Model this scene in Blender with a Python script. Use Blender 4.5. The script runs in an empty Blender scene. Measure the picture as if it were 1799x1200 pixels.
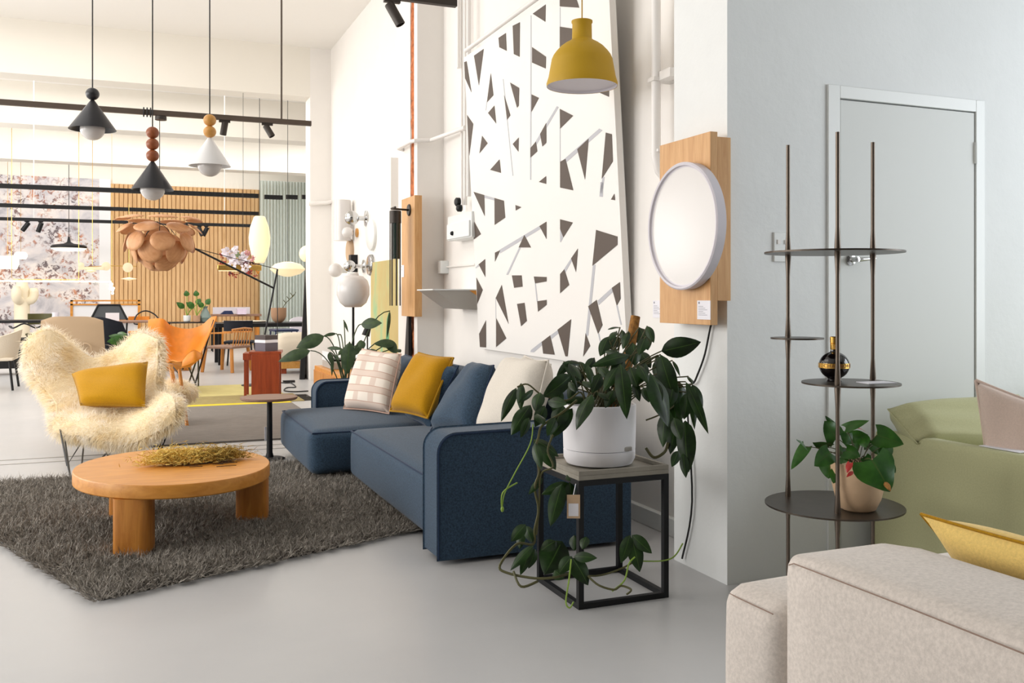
import bpy, math, random
import numpy as np
from mathutils import Vector, Matrix
random.seed(7); rng = np.random.default_rng(7)
scn = bpy.context.scene
COL = scn.collection
# ------------------------------------------------------------------ camera
FPX, CX, HY, H = 1640.0, 900.0, 522.0, 1.2
YAW = math.atan2(670, FPX)
FW = Vector((math.sin(YAW), math.cos(YAW), 0)); RT = Vector((math.cos(YAW), -math.sin(YAW), 0))
cd = bpy.data.cameras.new('camera'); cam = bpy.data.objects.new('camera', cd); COL.objects.link(cam)
cam.location = (0, 0, H); cam.rotation_euler = (math.pi/2, 0, -YAW)
cd.sensor_width = 36; cd.lens = 36*FPX/1799
cd.shift_y = -(600-HY)/1799.0; cd.shift_x = 0
cd.clip_start = 0.05; cd.clip_end = 100
scn.camera = cam
# ------------------------------------------------------------------ view, world, window light, added ceiling fill
scn.view_settings.view_transform = 'Standard'; scn.view_settings.look = 'None'
scn.view_settings.gamma = 1; scn.view_settings.use_curve_mapping = False
scn.view_settings.exposure = 0.14
w = bpy.data.worlds.new('world'); scn.world = w; w.use_nodes = True
w.node_tree.nodes['Background'].inputs[0].default_value = (1.0, 0.98, 0.95, 1)
w.node_tree.nodes['Background'].inputs[1].default_value = 1.0
def area(name, loc, rot, sx, sy, power, color=(1, .96, .9)):
    l = bpy.data.lights.new(name, 'AREA'); l.shape = 'RECTANGLE'; l.size = sx; l.size_y = sy
    l.energy = power; l.color = color
    o = bpy.data.objects.new(name, l); COL.objects.link(o); o.location = loc; o.rotation_euler = rot
    return o
R90 = math.pi/2
WINS_LEFT = [(-1.2, 2.2), (3.2, 6.6), (7.6, 11.0), (14.4, 17.2), (18.2, 21.0)]
WL_X = -6.0
for i, (a, b) in enumerate(WINS_LEFT):
    area('window_daylight', (WL_X+0.05, (a+b)/2, 2.5), (0, -R90, 0), 2.8, b-a-.1, [12, 170, 195, 150, 150][i], (1, .98, .955))
area('window_daylight', (5.95, 1.0, 1.9), (0, R90, 0), 2.4, 3.0, 94, (.86, .93, 1.0))
area('ceiling_fill', (-2.4, 5.6, 4.7), (0, 0, 0), 3.0, 4.5, 45, (1, .985, .965))  # this and the next ones: added fill lamps under the closed ceiling
area('ceiling_fill', (-1.5, 10.8, 4.7), (0, 0, 0), 4.0, 4.0, 75, (1, .975, .945))
area('ceiling_fill', (0.0, 15.7, 4.7), (0, 0, 0), 4.5, 2.6, 70, (1, .97, .93))
area('ceiling_fill', (0.0, 19.8, 4.7), (0, 0, 0), 4.5, 2.6, 105, (1, .97, .93))
area('ceiling_fill', (3.9, 19.8, 4.7), (0, 0, 0), 2.0, 2.6, 70, (.96, .98, 1))  # added fill to brighten the alcove with the curtain
area('ceiling_fill', (0.0, 23.0, 4.7), (0, 0, 0), 6.5, 1.0, 55, (1, .98, .95))

# ------------------------------------------------------------------ measuring helpers (photo ray -> world)
def ray(px, py): return FW + RT*((px-CX)/FPX) + Vector((0, 0, (HY-py)/FPX))
C0 = Vector((0, 0, H))
def PD(px, py, D): return C0 + ray(px, py)*D
def PX(px, py, x): r = ray(px, py); return C0 + r*(x/r.x)
def PY(px, py, y): r = ray(px, py); return C0 + r*(y/r.y)
def PZ(px, py, z=0.0): r = ray(px, py); return C0 + r*((z-H)/r.z)
# ------------------------------------------------------------------ materials
def lin(h):
    h = h.lstrip('#'); c = [int(h[i:i+2], 16)/255 for i in (0, 2, 4)]
    return tuple(x/12.92 if x <= .04045 else ((x+.055)/1.055)**2.4 for x in c) + (1,)
MATS = {}
def base_mat(name):
    m = bpy.data.materials.new(name); m.use_nodes = True
    nt = m.node_tree; b = nt.nodes['Principled BSDF']; MATS[name] = m
    return m, nt, b
def coords(nt, scale=(1, 1, 1), kind='Object'):
    tc = nt.nodes.new('ShaderNodeTexCoord'); mp = nt.nodes.new('ShaderNodeMapping')
    mp.inputs['Scale'].default_value = scale; nt.links.new(tc.outputs[kind], mp.inputs[0]); return mp.outputs[0]
def noise(nt, vec, scale, detail=4, rough=.6, dist=0):
    n = nt.nodes.new('ShaderNodeTexNoise'); n.inputs['Scale'].default_value = scale
    n.inputs['Detail'].default_value = detail; n.inputs['Roughness'].default_value = rough
    n.inputs['Distortion'].default_value = dist
    nt.links.new(vec, n.inputs['Vector']); return n.outputs['Fac']
def ramp(nt, fac, stops, interp='LINEAR'):
    r = nt.nodes.new('ShaderNodeValToRGB'); cr = r.color_ramp; cr.interpolation = interp
    while len(cr.elements) < len(stops): cr.elements.new(.5)
    for e, (p, c) in zip(cr.elements, stops): e.position = p; e.color = c if len(c) == 4 else (*c, 1)
    nt.links.new(fac, r.inputs[0]); return r.outputs[0]
def bump(nt, b, fac, strength, dist=.01):
    n = nt.nodes.new('ShaderNodeBump'); n.inputs['Strength'].default_value = strength
    n.inputs['Distance'].default_value = dist; nt.links.new(fac, n.inputs['Height'])
    nt.links.new(n.outputs[0], b.inputs['Normal'])
def plain(name, hexc, rough=.6, metal=0, vary=0, vscale=4, bmp=0, bscale=40, spec=None, trans=0, coat=0, vec=(1, 1, 1), sheen=0):
    m, nt, b = base_mat(name); c = lin(hexc)
    b.inputs['Base Color'].default_value = c; b.inputs['Roughness'].default_value = rough
    b.inputs['Metallic'].default_value = metal
    if spec is not None: b.inputs['Specular IOR Level'].default_value = spec
    if trans: b.inputs['Transmission Weight'].default_value = trans
    if coat: b.inputs['Coat Weight'].default_value = coat
    if sheen: b.inputs['Sheen Weight'].default_value = sheen
    v = coords(nt, vec)
    if vary:
        d = tuple(max(0, x*(1-vary)) for x in c[:3]) + (1,); u = tuple(min(1, x*(1+vary)) for x in c[:3]) + (1,)
        nt.links.new(ramp(nt, noise(nt, v, vscale), [(.3, d), (.7, u)]), b.inputs['Base Color'])
    if bmp: bump(nt, b, noise(nt, v, bscale), bmp, .004)
    return m
def wood(name, c1, c2, scale=(1.5, 1.5, 14), rough=.5, bands=None):
    m, nt, b = base_mat(name); v = coords(nt, scale)
    f = noise(nt, v, 3.0, 6, .65, .6)
    nt.links.new(ramp(nt, f, [(.3, lin(c1)), (.7, lin(c2))]), b.inputs['Base Color'])
    b.inputs['Roughness'].default_value = rough; bump(nt, b, f, .08, .003); return m
def emit(name, hexc, strength, base=None):
    m, nt, b = base_mat(name); b.inputs['Base Color'].default_value = lin(base or hexc)
    b.inputs['Emission Color'].default_value = lin(hexc); b.inputs['Emission Strength'].default_value = strength
    b.inputs['Roughness'].default_value = .4; return m
def fabric(name, hexc, fleck=.25, scale=260, rough=.95, bmp=.3):
    m, nt, b = base_mat(name); c = lin(hexc); v = coords(nt)
    d = tuple(x*(1-fleck) for x in c[:3]) + (1,); u = tuple(min(1, x*(1+fleck)) for x in c[:3]) + (1,)
    f = noise(nt, v, scale, 3, .7)
    nt.links.new(ramp(nt, f, [(.35, d), (.65, u)]), b.inputs['Base Color'])
    b.inputs['Roughness'].default_value = rough; b.inputs['Specular IOR Level'].default_value = .2
    b.inputs['Sheen Weight'].default_value = .15; bump(nt, b, f, bmp, .002); return m

M_wall = plain('white_painted_plaster', '#efebe6', .75, bmp=.25, bscale=9, vary=.02, vscale=1.5)
M_wallcool = plain('white_painted_blockwork', '#e9ebea', .65, bmp=.5, bscale=14, vary=.025, vscale=2)
M_ceil = plain('white_ceiling_paint', '#f4f1ec', .8)
M_beam = plain('cream_beam_paint', '#ece7dd', .8, bmp=.1, bscale=6)
M_camwall = plain('bounce_cutting_dark_wall', '#5d5a57', .8)  # dark tone made up for the unseen wall, to reduce bounce light
M_door = plain('off_white_door_paint', '#dddfdc', .55)
M_trim = plain('white_gloss_paint', '#eceeec', .35)
M_pipe = plain('white_pipe_paint', '#efebe7', .4, bmp=.1, bscale=20)
M_black = plain('matt_black_steel', '#101114', .5, .3)
M_bronze = plain('bronze_black_aluminium', '#3a342f', .45, .4)
M_track = plain('dark_bronze_track', '#54483e', .5, .2)
M_blackcone = plain('satin_black_lacquer', '#26262a', .35)
M_whitecone = plain('satin_white_lacquer', '#f2f1f0', .35)
M_opal = plain('white_opal_glass', '#dedad7', .25, spec=.6)
M_opalwarm = emit('lit_warm_opal_shade', '#ffe3aa', .5, '#efe2c4')
M_led = emit('lit_led_diffuser', '#fff1d6', 1.8)
M_cord = plain('black_cable', '#141414', .6)
M_yell = plain('mustard_silicone', '#b99200', .6, bmp=.05, bscale=60)
M_yellin = plain('white_lamp_inside', '#d8d3da', .6)
M_oak = wood('light_oak', '#c48f57', '#dcae78', (14, 14, 1.2), .5)
M_oakh = wood('light_oak_lying', '#c98f4d', '#dba668', (1.2, 14, 14), .5)
M_honey = wood('honey_oiled_oak', '#c27c27', '#dc9840', (1.6, 9, 9), .42)
M_honeyv = wood('honey_oiled_oak_upright', '#b0691f', '#d08c3a', (10, 10, 1.2), .42)
M_red = wood('reddish_cherry_wood', '#7c2f12', '#9c4420', (9, 9, 1.0), .4)
M_walnut = wood('walnut_veneer', '#7a5a46', '#977460', (1.5, 10, 10), .5)
M_bead1 = wood('dark_oiled_bead_wood', '#7b3a1c', '#a05a30', (6, 6, 6), .4)
M_bead2 = wood('light_bead_wood', '#c68a3c', '#dca457', (6, 6, 6), .4)
M_veneer = wood('pale_oak_veneer_petal', '#c48a5a', '#dba577', (4, 16, 4), .55)
M_blue = fabric('blue_wool_fabric', '#334659', .32, 130)
M_bluepipe = fabric('dark_blue_piping', '#1d2f49', .15, 220)
M_navy = plain('navy_velvet', '#0e1420', .9)
M_must = fabric('mustard_linen', '#b58304', .12, 180)
M_mustcord = fabric('mustard_cord_edge', '#a57a10', .15, 180)
M_linen = fabric('off_white_linen', '#d5cec3', .06, 180)
M_lin2 = fabric('beige_wool_felt', '#cdc4bc', .10, 110)
M_green = fabric('sage_green_cotton', '#b9b88f', .05, 150, bmp=.15)
M_pink = fabric('dusty_pink_linen', '#d5bfb2', .05, 160, bmp=.2)
M_ochre = fabric('pale_ochre_linen', '#e2c274', .08, 160)
M_fur, nt, b = base_mat('cream_sheepskin_strand')
b.inputs['Roughness'].default_value = .8; v = coords(nt)
fc_ = ramp(nt, noise(nt, v, 7, 3), [(.35, lin('#fbedcd')), (.65, lin('#fffaf2'))]); nt.links.new(fc_, b.inputs['Base Color'])
tr_ = nt.nodes.new('ShaderNodeBsdfTranslucent'); nt.links.new(fc_, tr_.inputs['Color']); mxs = nt.nodes.new('ShaderNodeMixShader'); mxs.inputs[0].default_value = .5
nt.links.new(b.outputs[0], mxs.inputs[1]); nt.links.new(tr_.outputs[0], mxs.inputs[2]); nt.links.new(mxs.outputs[0], nt.nodes['Material Output'].inputs['Surface'])
M_furskin = plain('cream_sheepskin_base', '#ead8b6', .95)
M_tan = plain('cognac_saddle_leather', '#d8831d', .5, vary=.12, vscale=8, bmp=.1, bscale=80)
M_leaf = None
M_conc = plain('grey_concrete_tray', '#908a7e', .7, vary=.12, vscale=12, bmp=.1)
M_pot = plain('white_moulded_pot', '#e9e7ea', .4)
M_soil = plain('dark_potting_bark', '#2a1b12', .95, bmp=1, bscale=60)
M_coir = plain('brown_coir_fibre', '#9a6b34', .95, vary=.4, vscale=60, bmp=1, bscale=90)
M_stem = plain('brown_green_stem', '#4c4a24', .6)
M_stemg = plain('bright_green_stem', '#7d9a35', .5)
M_paper = plain('white_card', '#eceaf0', .7)
M_print = plain('grey_print', '#8c8a94', .8)
M_darkpaint = plain('dark_taupe_paint', '#55483f', .6)
M_greypaint = plain('light_grey_paint', '#bcbcc2', .6)
M_artwhite = plain('art_board_white', '#f1eeea', .55)
M_steel = plain('brushed_gunmetal_steel', '#6a5f55', .35, .8)
M_steeldisc = plain('waxed_steel_sheet', '#4c443c', .35, .7, vary=.2, vscale=10)
M_chrome = plain('chrome', '#c8c8c8', .12, 1)
M_brass = plain('brass', '#c9a45a', .25, 1)
M_gold = plain('polished_gold', '#e2b25c', .2, 1)
M_goldtxt = plain('brown_lettering', '#6b3a10', .5)
M_glassblk = plain('black_glossy_glass', '#0a0508', .05, spec=.8)
M_clay = plain('cream_clay_pot', '#c7a887', .6, vary=.1, vscale=10)
M_redfl = plain('red_spathe', '#a5201c', .4)
M_brick = plain('broken_orange_brick', '#b96a3e', .95, vary=.45, vscale=18, bmp=1, bscale=50)
M_screen = plain('white_board', '#e8e8ea', .5)
M_grey = plain('mid_grey_metal', '#a8a39c', .5)
M_cable_w = plain('white_cable', '#dcd6cd', .5)
M_taupe = plain('taupe_upholstery', '#b39a7d', .9)
M_bouc = plain('cream_boucle', '#dcd0bd', .95, bmp=1, bscale=60)
M_blupaint = plain('dark_blue_lacquer', '#1d2c52', .4)
M_olive = plain('olive_lacquer', '#4d4a22', .5)
M_terrac = plain('pale_terracotta', '#b08a6c', .8)
M_dryyel = plain('dried_yellow_grass', '#ecca6c', .9, vary=.25, vscale=30)
M_dryol = plain('dried_olive_grass', '#b89a4c', .9, vary=.3, vscale=30)
def leafmat(name, dark, mid, veins=True, rough=.4):
    m, nt, b = base_mat(name)
    uv = nt.nodes.new('ShaderNodeUVMap'); uv.uv_map = 'UVMap'
    sp = nt.nodes.new('ShaderNodeSeparateXYZ'); nt.links.new(uv.outputs[0], sp.inputs[0])
    v = coords(nt); n = noise(nt, v, 14, 3)
    c = ramp(nt, n, [(.3, lin(dark)), (.7, lin(mid))])
    # midrib, a paler line along the middle of each leaf
    a = nt.nodes.new('ShaderNodeMath'); a.operation = 'SUBTRACT'; a.inputs[1].default_value = .5; nt.links.new(sp.outputs[0], a.inputs[0])
    ab = nt.nodes.new('ShaderNodeMath'); ab.operation = 'ABSOLUTE'; nt.links.new(a.outputs[0], ab.inputs[0])
    lt = nt.nodes.new('ShaderNodeMath'); lt.operation = 'LESS_THAN'; lt.inputs[1].default_value = .02; nt.links.new(ab.outputs[0], lt.inputs[0])
    mx = nt.nodes.new('ShaderNodeMix'); mx.data_type = 'RGBA'; nt.links.new(lt.outputs[0], mx.inputs[0])
    nt.links.new(c, mx.inputs[6]); mx.inputs[7].default_value = lin('#3f5a24')
    nt.links.new(mx.outputs[2], b.inputs['Base Color']); b.inputs['Roughness'].default_value = rough
    b.inputs['Specular IOR Level'].default_value = .35
    return m
M_leaf = leafmat('dark_philodendron_leaf', '#0d1d08', '#21400f', rough=.38)
M_leaf2 = leafmat('fresh_green_leaf', '#244a18', '#3f6d24')
M_leaf3 = leafmat('anthurium_leaf', '#1e4416', '#3a6a22', rough=.35)
M_leaf4 = leafmat('grey_green_large_leaf', '#2c3f28', '#46593a', rough=.35)

# floor: pale painted concrete
M_floor, nt, b = base_mat('pale_polished_concrete')
v = coords(nt); f1 = noise(nt, v, .9, 5); f2 = noise(nt, v, 3, 3)
nt.links.new(ramp(nt, f1, [(.3, lin('#b5b5b6')), (.7, lin('#bfbebe'))]), b.inputs['Base Color'])
nt.links.new(ramp(nt, f2, [(.2, (.30,)*3), (.8, (.36,)*3)]), b.inputs['Roughness'])
b.inputs['Specular IOR Level'].default_value = .45
# mural
M_mural, nt, b = base_mat('floral_mural_print')
v = coords(nt)
cbase = ramp(nt, noise(nt, v, 1.6, 8, .65, .6), [(.3, lin('#9d9ca5')), (.43, lin('#c9c6cb')), (.6, lin('#e9e1dd')), (.75, lin('#c4bfc6'))])
msk = ramp(nt, noise(nt, v, 1.5, 2, .5), [(.44, (0, 0, 0)), (.52, (1, 1, 1))])
spots = ramp(nt, noise(nt, v, 8, 4, .7, .8), [(.50, (0, 0, 0)), (.57, (.9, .9, .9))])
mm = nt.nodes.new('ShaderNodeMath'); mm.operation = 'MULTIPLY'; nt.links.new(msk, mm.inputs[0]); nt.links.new(spots, mm.inputs[1])
colr = ramp(nt, noise(nt, v, 2.3, 2), [(.4, lin('#5b4c52')), (.5, lin('#8d5a4c')), (.58, lin('#c9845a')), (.68, lin('#6a6a5e'))])
mx = nt.nodes.new('ShaderNodeMix'); mx.data_type = 'RGBA'
nt.links.new(mm.outputs[0], mx.inputs[0]); nt.links.new(cbase, mx.inputs[6]); nt.links.new(colr, mx.inputs[7])
nt.links.new(mx.outputs[2], b.inputs['Base Color']); b.inputs['Roughness'].default_value = .8
# curtain
M_curt = plain('pale_grey_sheer_curtain', '#e4eae6', .9)
nt = M_curt.node_tree; tr_ = nt.nodes.new('ShaderNodeBsdfTranslucent'); tr_.inputs['Color'].default_value = lin('#e4eae6'); mxs = nt.nodes.new('ShaderNodeMixShader'); mxs.inputs[0].default_value = .45
nt.links.new(nt.nodes['Principled BSDF'].outputs[0], mxs.inputs[1]); nt.links.new(tr_.outputs[0], mxs.inputs[2]); nt.links.new(mxs.outputs[0], nt.nodes['Material Output'].inputs['Surface'])
M_slat = wood('oak_slat', '#c59a68', '#dbb584', (6, 6, .5), .6)
M_slatback = plain('slat_backing', '#c29c6c', .9)
# shag
M_shag, nt, b = base_mat('grey_shag_yarn')
v = coords(nt)
nt.links.new(ramp(nt, noise(nt, v, 45, 3, .7), [(.3, lin('#5f5a54')), (.5, lin('#938c83')), (.72, lin('#cfc8bd'))]), b.inputs['Base Color'])
b.inputs['Roughness'].default_value = .8
M_shagbase = plain('grey_rug_backing', '#3c3834', .95)
M_rugg = plain('grey_flatweave', '#7f7872', .95, vary=.25, vscale=30, bmp=.5, bscale=120, vec=(.3, 4, 1))
# check cushion
M_check, nt, b = base_mat('cream_woven_check')
uv = nt.nodes.new('ShaderNodeUVMap'); uv.uv_map = 'UVMap'; sp = nt.nodes.new('ShaderNodeSeparateXYZ'); nt.links.new(uv.outputs[0], sp.inputs[0])
def stripes(out, freq, thr, off=0):
    a = nt.nodes.new('ShaderNodeMath'); a.operation = 'MULTIPLY_ADD'; a.inputs[1].default_value = freq; a.inputs[2].default_value = off; nt.links.new(out, a.inputs[0])
    fr = nt.nodes.new('ShaderNodeMath'); fr.operation = 'FRACT'; nt.links.new(a.outputs[0], fr.inputs[0])
    lt = nt.nodes.new('ShaderNodeMath'); lt.operation = 'LESS_THAN'; lt.inputs[1].default_value = thr; nt.links.new(fr.outputs[0], lt.inputs[0]); return lt.outputs[0]
sx = stripes(sp.outputs[0], 3, .35, .1); sy = stripes(sp.outputs[1], 4, .4, 0); sl = stripes(sp.outputs[1], 4, .05, .6); sl2 = stripes(sp.outputs[1], 4, .05, .0)
ad = nt.nodes.new('ShaderNodeMath'); ad.operation = 'ADD'; nt.links.new(sx, ad.inputs[0]); nt.links.new(sy, ad.inputs[1])
cc = ramp(nt, ad.outputs[0], [(0, lin('#ece2d6')), (.5, lin('#e6d9cc')), (1, lin('#dac8bb'))])
mxl = nt.nodes.new('ShaderNodeMath'); mxl.operation = 'MAXIMUM'; nt.links.new(sl, mxl.inputs[0]); nt.links.new(sl2, mxl.inputs[1])
mx = nt.nodes.new('ShaderNodeMix'); mx.data_type = 'RGBA'; nt.links.new(mxl.outputs[0], mx.inputs[0]); nt.links.new(cc, mx.inputs[6]); mx.inputs[7].default_value = lin('#c8a898')
nt.links.new(mx.outputs[2], b.inputs['Base Color']); b.inputs['Roughness'].default_value = .9

# ------------------------------------------------------------------ mesh building
ROOT = {}
class MB:
    def __init__(s): s.v = []; s.f = []; s.uv = {}
    def add(s, vs, fs):
        o = len(s.v); s.v += [tuple(p) for p in vs]; s.f += [tuple(i+o for i in f) for f in fs]; return o
    def box(s, x0, x1, y0, y1, z0, z1, M=None):
        vs = [Vector((x, y, z)) for z in (z0, z1) for y in (y0, y1) for x in (x0, x1)]
        if M: vs = [M @ p for p in vs]
        s.add(vs, [(0, 2, 3, 1), (4, 5, 7, 6), (0, 1, 5, 4), (2, 6, 7, 3), (0, 4, 6, 2), (1, 3, 7, 5)]); return s
    def bar(s, a, b, w, h=None, up=(0, 0, 1)):
        a = Vector(a); b = Vector(b); d = (b-a); L = d.length; d.normalize(); up = Vector(up)
        if abs(d.dot(up)) > .98: up = Vector((0, 1, 0))
        x = d.cross(up).normalized(); z = x.cross(d); h = h or w
        vs = [p+x*i*w/2+z*j*h/2 for p in (a, b) for i, j in ((-1, -1), (1, -1), (1, 1), (-1, 1))]
        s.add(vs, [(0, 1, 2, 3), (7, 6, 5, 4), (0, 4, 5, 1), (1, 5, 6, 2), (2, 6, 7, 3), (3, 7, 4, 0)]); return s
    def tube(s, pts, r, n=8, caps=True):
        pts = [Vector(p) for p in pts]; rs = r if isinstance(r, (list, tuple)) else [r]*len(pts)
        rings = []; prev = None
        for i, p in enumerate(pts):
            t = (pts[min(i+1, len(pts)-1)]-pts[max(i-1, 0)]).normalized()
            if prev is None:
                u = Vector((0, 0, 1)) if abs(t.z) < .9 else Vector((1, 0, 0)); x = t.cross(u).normalized()
            else: x = (prev-t*prev.dot(t)).normalized()
            prev = x; y = t.cross(x)
            rings.append([p+(x*math.cos(a)+y*math.sin(a))*rs[i] for a in (2*math.pi*k/n for k in range(n))])
        o = len(s.v); vs = [q for r_ in rings for q in r_]; fs = []
        for i in range(len(pts)-1):
            for k in range(n): fs.append((i*n+k, i*n+(k+1) % n, (i+1)*n+(k+1) % n, (i+1)*n+k))
        if caps: fs.append(tuple(reversed(range(n)))); fs.append(tuple((len(pts)-1)*n+k for k in range(n)))
        s.add(vs, fs); return s
    def lathe(s, prof, c, n=32, M=None, open0=False):
        vs = []; fs = []; c = Vector(c)
        for (r, z) in prof:
            for k in range(n):
                a = 2*math.pi*k/n; p = Vector((r*math.cos(a), r*math.sin(a), z))
                if M: p = M @ p
                vs.append(c+p)
        m = len(prof)
        for i in range(m-1):
            for k in range(n): fs.append((i*n+k, i*n+(k+1) % n, (i+1)*n+(k+1) % n, (i+1)*n+k))
        if prof[0][0] > 1e-5 and not open0: fs.append(tuple(reversed(range(n))))
        if prof[-1][0] > 1e-5: fs.append(tuple((m-1)*n+k for k in range(n)))
        s.add(vs, fs); return s
    def ball(s, c, r, sz=1, n=24, m=14, M=None):
        prof = [(max(1e-6, r*math.sin(math.pi*i/m)), -r*sz*math.cos(math.pi*i/m)) for i in range(m+1)]
        return s.lathe(prof, c, n, M)
    def prism(s, poly, off):
        n = len(poly); off = Vector(off); vs = [Vector(p) for p in poly]+[Vector(p)+off for p in poly]
        fs = [tuple(range(n)), tuple(reversed(range(n, 2*n)))]+[(i, (i+1) % n+0, n+(i+1) % n, n+i) for i in range(n)]
        s.add(vs, fs); return s
    def soft(s, x0, x1, y0, y1, z0, z1, r, crown=0, n=10, side=0, M=None):
        """upholstered block: rounded edges, crowned top, bulging sides"""
        c = Vector(((x0+x1)/2, (y0+y1)/2, (z0+z1)/2)); h = Vector(((x1-x0)/2, (y1-y0)/2, (z1-z0)/2))
        tt = []
        for i in range(n+1):
            t = -1+2*i/n; tt.append(math.copysign(abs(t)**.6, t))
        idx = {}; vs = []; fs = []
        def vid(a, b, c_):
            k = (round(a, 5), round(b, 5), round(c_, 5))
            if k in idx: return idx[k]
            p = Vector((a*h.x, b*h.y, c_*h.z)); q = Vector([max(-(h[i]-r), min(h[i]-r, p[i])) for i in range(3)])
            d = p-q
            if d.length > 1e-7: p = q+d.normalized()*r
            g = (1-a*a)*(1-b*b)
            if crown and c_ > 0: p.z += crown*g*c_
            if side:
                p.x += side*(1-b*b)*(1-c_*c_)*a; p.y += side*(1-a*a)*(1-c_*c_)*b
            p += c
            if M: p = M @ p
            idx[k] = len(vs); vs.append(p); return idx[k]
        for i in range(n):
            for j in range(n):
                a0, a1, b0, b1 = tt[i], tt[i+1], tt[j], tt[j+1]
                for sgn in (1, -1):
                    for ax in range(3):
                        q = []
                        for (a, b_) in ((a0, b0), (a1, b0), (a1, b1), (a0, b1)):
                            t = [0, 0, 0]; t[ax] = sgn; t[(ax+1) % 3] = a; t[(ax+2) % 3] = b_; q.append(vid(*t))
                        fs.append(tuple(q if sgn > 0 else q[::-1]))
        s.add(vs, fs); return s
    def sheet(s, P, thick=0, closed=False):
        """grid of points P[i][j] -> surface; thick = second face offset along normals"""
        n, m = len(P), len(P[0]); vs = [Vector(p) for r_ in P for p in r_]
        fs = [(i*m+j, i*m+j+1, (i+1)*m+j+1, (i+1)*m+j) for i in range(n-1) for j in range(m-1)]
        if thick:
            nr = []
            for i in range(n):
                for j in range(m):
                    a = Vector(P[min(i+1, n-1)][j])-Vector(P[max(i-1, 0)][j]); b_ = Vector(P[i][min(j+1, m-1)])-Vector(P[i][max(j-1, 0)][:])
                    nr.append(a.cross(b_).normalized())
            k = n*m; vs += [vs[i]+nr[i]*thick for i in range(k)]
            fs += [tuple(reversed([q+k for q in f])) for f in fs]
            rim = [j for j in range(m)]+[i*m+m-1 for i in range(1, n)]+[(n-1)*m+j for j in range(m-2, -1, -1)]+[i*m for i in range(n-2, 0, -1)]
            for a, b_ in zip(rim, rim[1:]+rim[:1]): fs.append((b_, a, a+k, b_+k))
        s.add(vs, fs); return s
    def build(s, name, mat, parent=None, smooth=40, bevel=0, loc=None, seg=2, kind=None, uvs=None):
        if parent is not None: base = ROOT[parent.name]
        else:
            if loc is None:
                a = np.array(s.v); loc = ((a[:, 0].min()+a[:, 0].max())/2, (a[:, 1].min()+a[:, 1].max())/2, a[:, 2].min())
            base = Vector(loc)
        me = bpy.data.meshes.new(name)
        me.from_pydata([(x-base[0], y-base[1], z-base[2]) for x, y, z in s.v], [], s.f)
        me.materials.append(mat)
        if uvs is not None:
            l = me.uv_layers.new(name='UVMap'); vi = np.zeros(len(me.loops), dtype=np.int32); me.loops.foreach_get('vertex_index', vi)
            l.data.foreach_set('uv', np.array(uvs)[vi].astype(np.float32).ravel())
        me.update()
        if smooth:
            me.polygons.foreach_set('use_smooth', [True]*len(me.polygons)); me.set_sharp_from_angle(angle=math.radians(smooth))
        o = bpy.data.objects.new(name, me); COL.objects.link(o)
        if parent is not None: o.parent = parent; ROOT[o.name] = base
        else: o.location = base; ROOT[o.name] = base
        if bevel:
            bm = o.modifiers.new('bevel', 'BEVEL'); bm.width = bevel; bm.segments = seg; bm.limit_method = 'ANGLE'; bm.angle_limit = math.radians(35)
        if kind: o['kind'] = kind
        return o
def mb(): return MB()
def tag(o, label, cat, group=None, kind=None):
    o['label'] = label; o['category'] = cat
    if group: o['group'] = group
    if kind: o['kind'] = kind
    return o
def thing(name, loc, label, cat, group=None):
    o = bpy.data.objects.new(name, None); COL.objects.link(o); o.location = loc; o.empty_display_size = .1
    ROOT[o.name] = Vector(loc); return tag(o, label, cat, group)
def struct(o): o['kind'] = 'structure'; return o
def copy_tree(o, parent=None):
    c = o.copy(); COL.objects.link(c); c.parent = parent
    if o.name in ROOT: ROOT[c.name] = ROOT[o.name]
    for ch in [x for x in o.children]: copy_tree(ch, c)
    return c
def lerp(a, b, t): return Vector(a)*(1-t)+Vector(b)*t
def bez(a, b, c, n=8): return [lerp(lerp(a, b, i/n), lerp(b, c, i/n), i/n) for i in range(n+1)]
def smooth_path(pts, n=6):
    pts = [Vector(p) for p in pts]; out = []
    for i in range(len(pts)-1):
        p0, p1, p2, p3 = pts[max(i-1, 0)], pts[i], pts[i+1], pts[min(i+2, len(pts)-1)]
        for k in range(n):
            t = k/n; out.append(.5*((2*p1)+(p2-p0)*t+(2*p0-5*p1+4*p2-p3)*t*t+(3*p1-p0-3*p2+p3)*t**3))
    return out+[pts[-1]]
def patch(ctrl, n=24, m=24):
    """Catmull-Rom surface through a control grid"""
    rows = [smooth_path(r, max(1, n//(len(r)-1))) for r in ctrl]
    cols = list(zip(*rows)); out = [smooth_path(list(c), max(1, m//(len(ctrl)-1))) for c in cols]
    return [list(r) for r in zip(*out)]
def ribbons(roots, dirs, length, width, droop, segs=2, curl=.3):
    """numpy strands: tapered ribbons. returns verts, faces"""
    N = len(roots); L = length*(.7+.6*rng.random(N)); d = dirs/np.linalg.norm(dirs, axis=1, keepdims=True)
    side = np.cross(d, rng.normal(size=(N, 3))); side /= np.linalg.norm(side, axis=1, keepdims=True)+1e-9
    bendv = np.cross(d, side)*(rng.random((N, 1))-.5)*curl
    V = np.zeros((N, segs*2+1, 3)); p = roots.copy(); dd = d.copy()
    for k in range(segs):
        wdt = width*(1-k/(segs+.5))*.5
        V[:, 2*k] = p-side*wdt; V[:, 2*k+1] = p+side*wdt
        p = p+dd*(L/segs)[:, None]; dd = dd+bendv+np.array([0, 0, -droop]); dd /= np.linalg.norm(dd, axis=1, keepdims=True)
    V[:, 2*segs] = p
    return V
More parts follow.
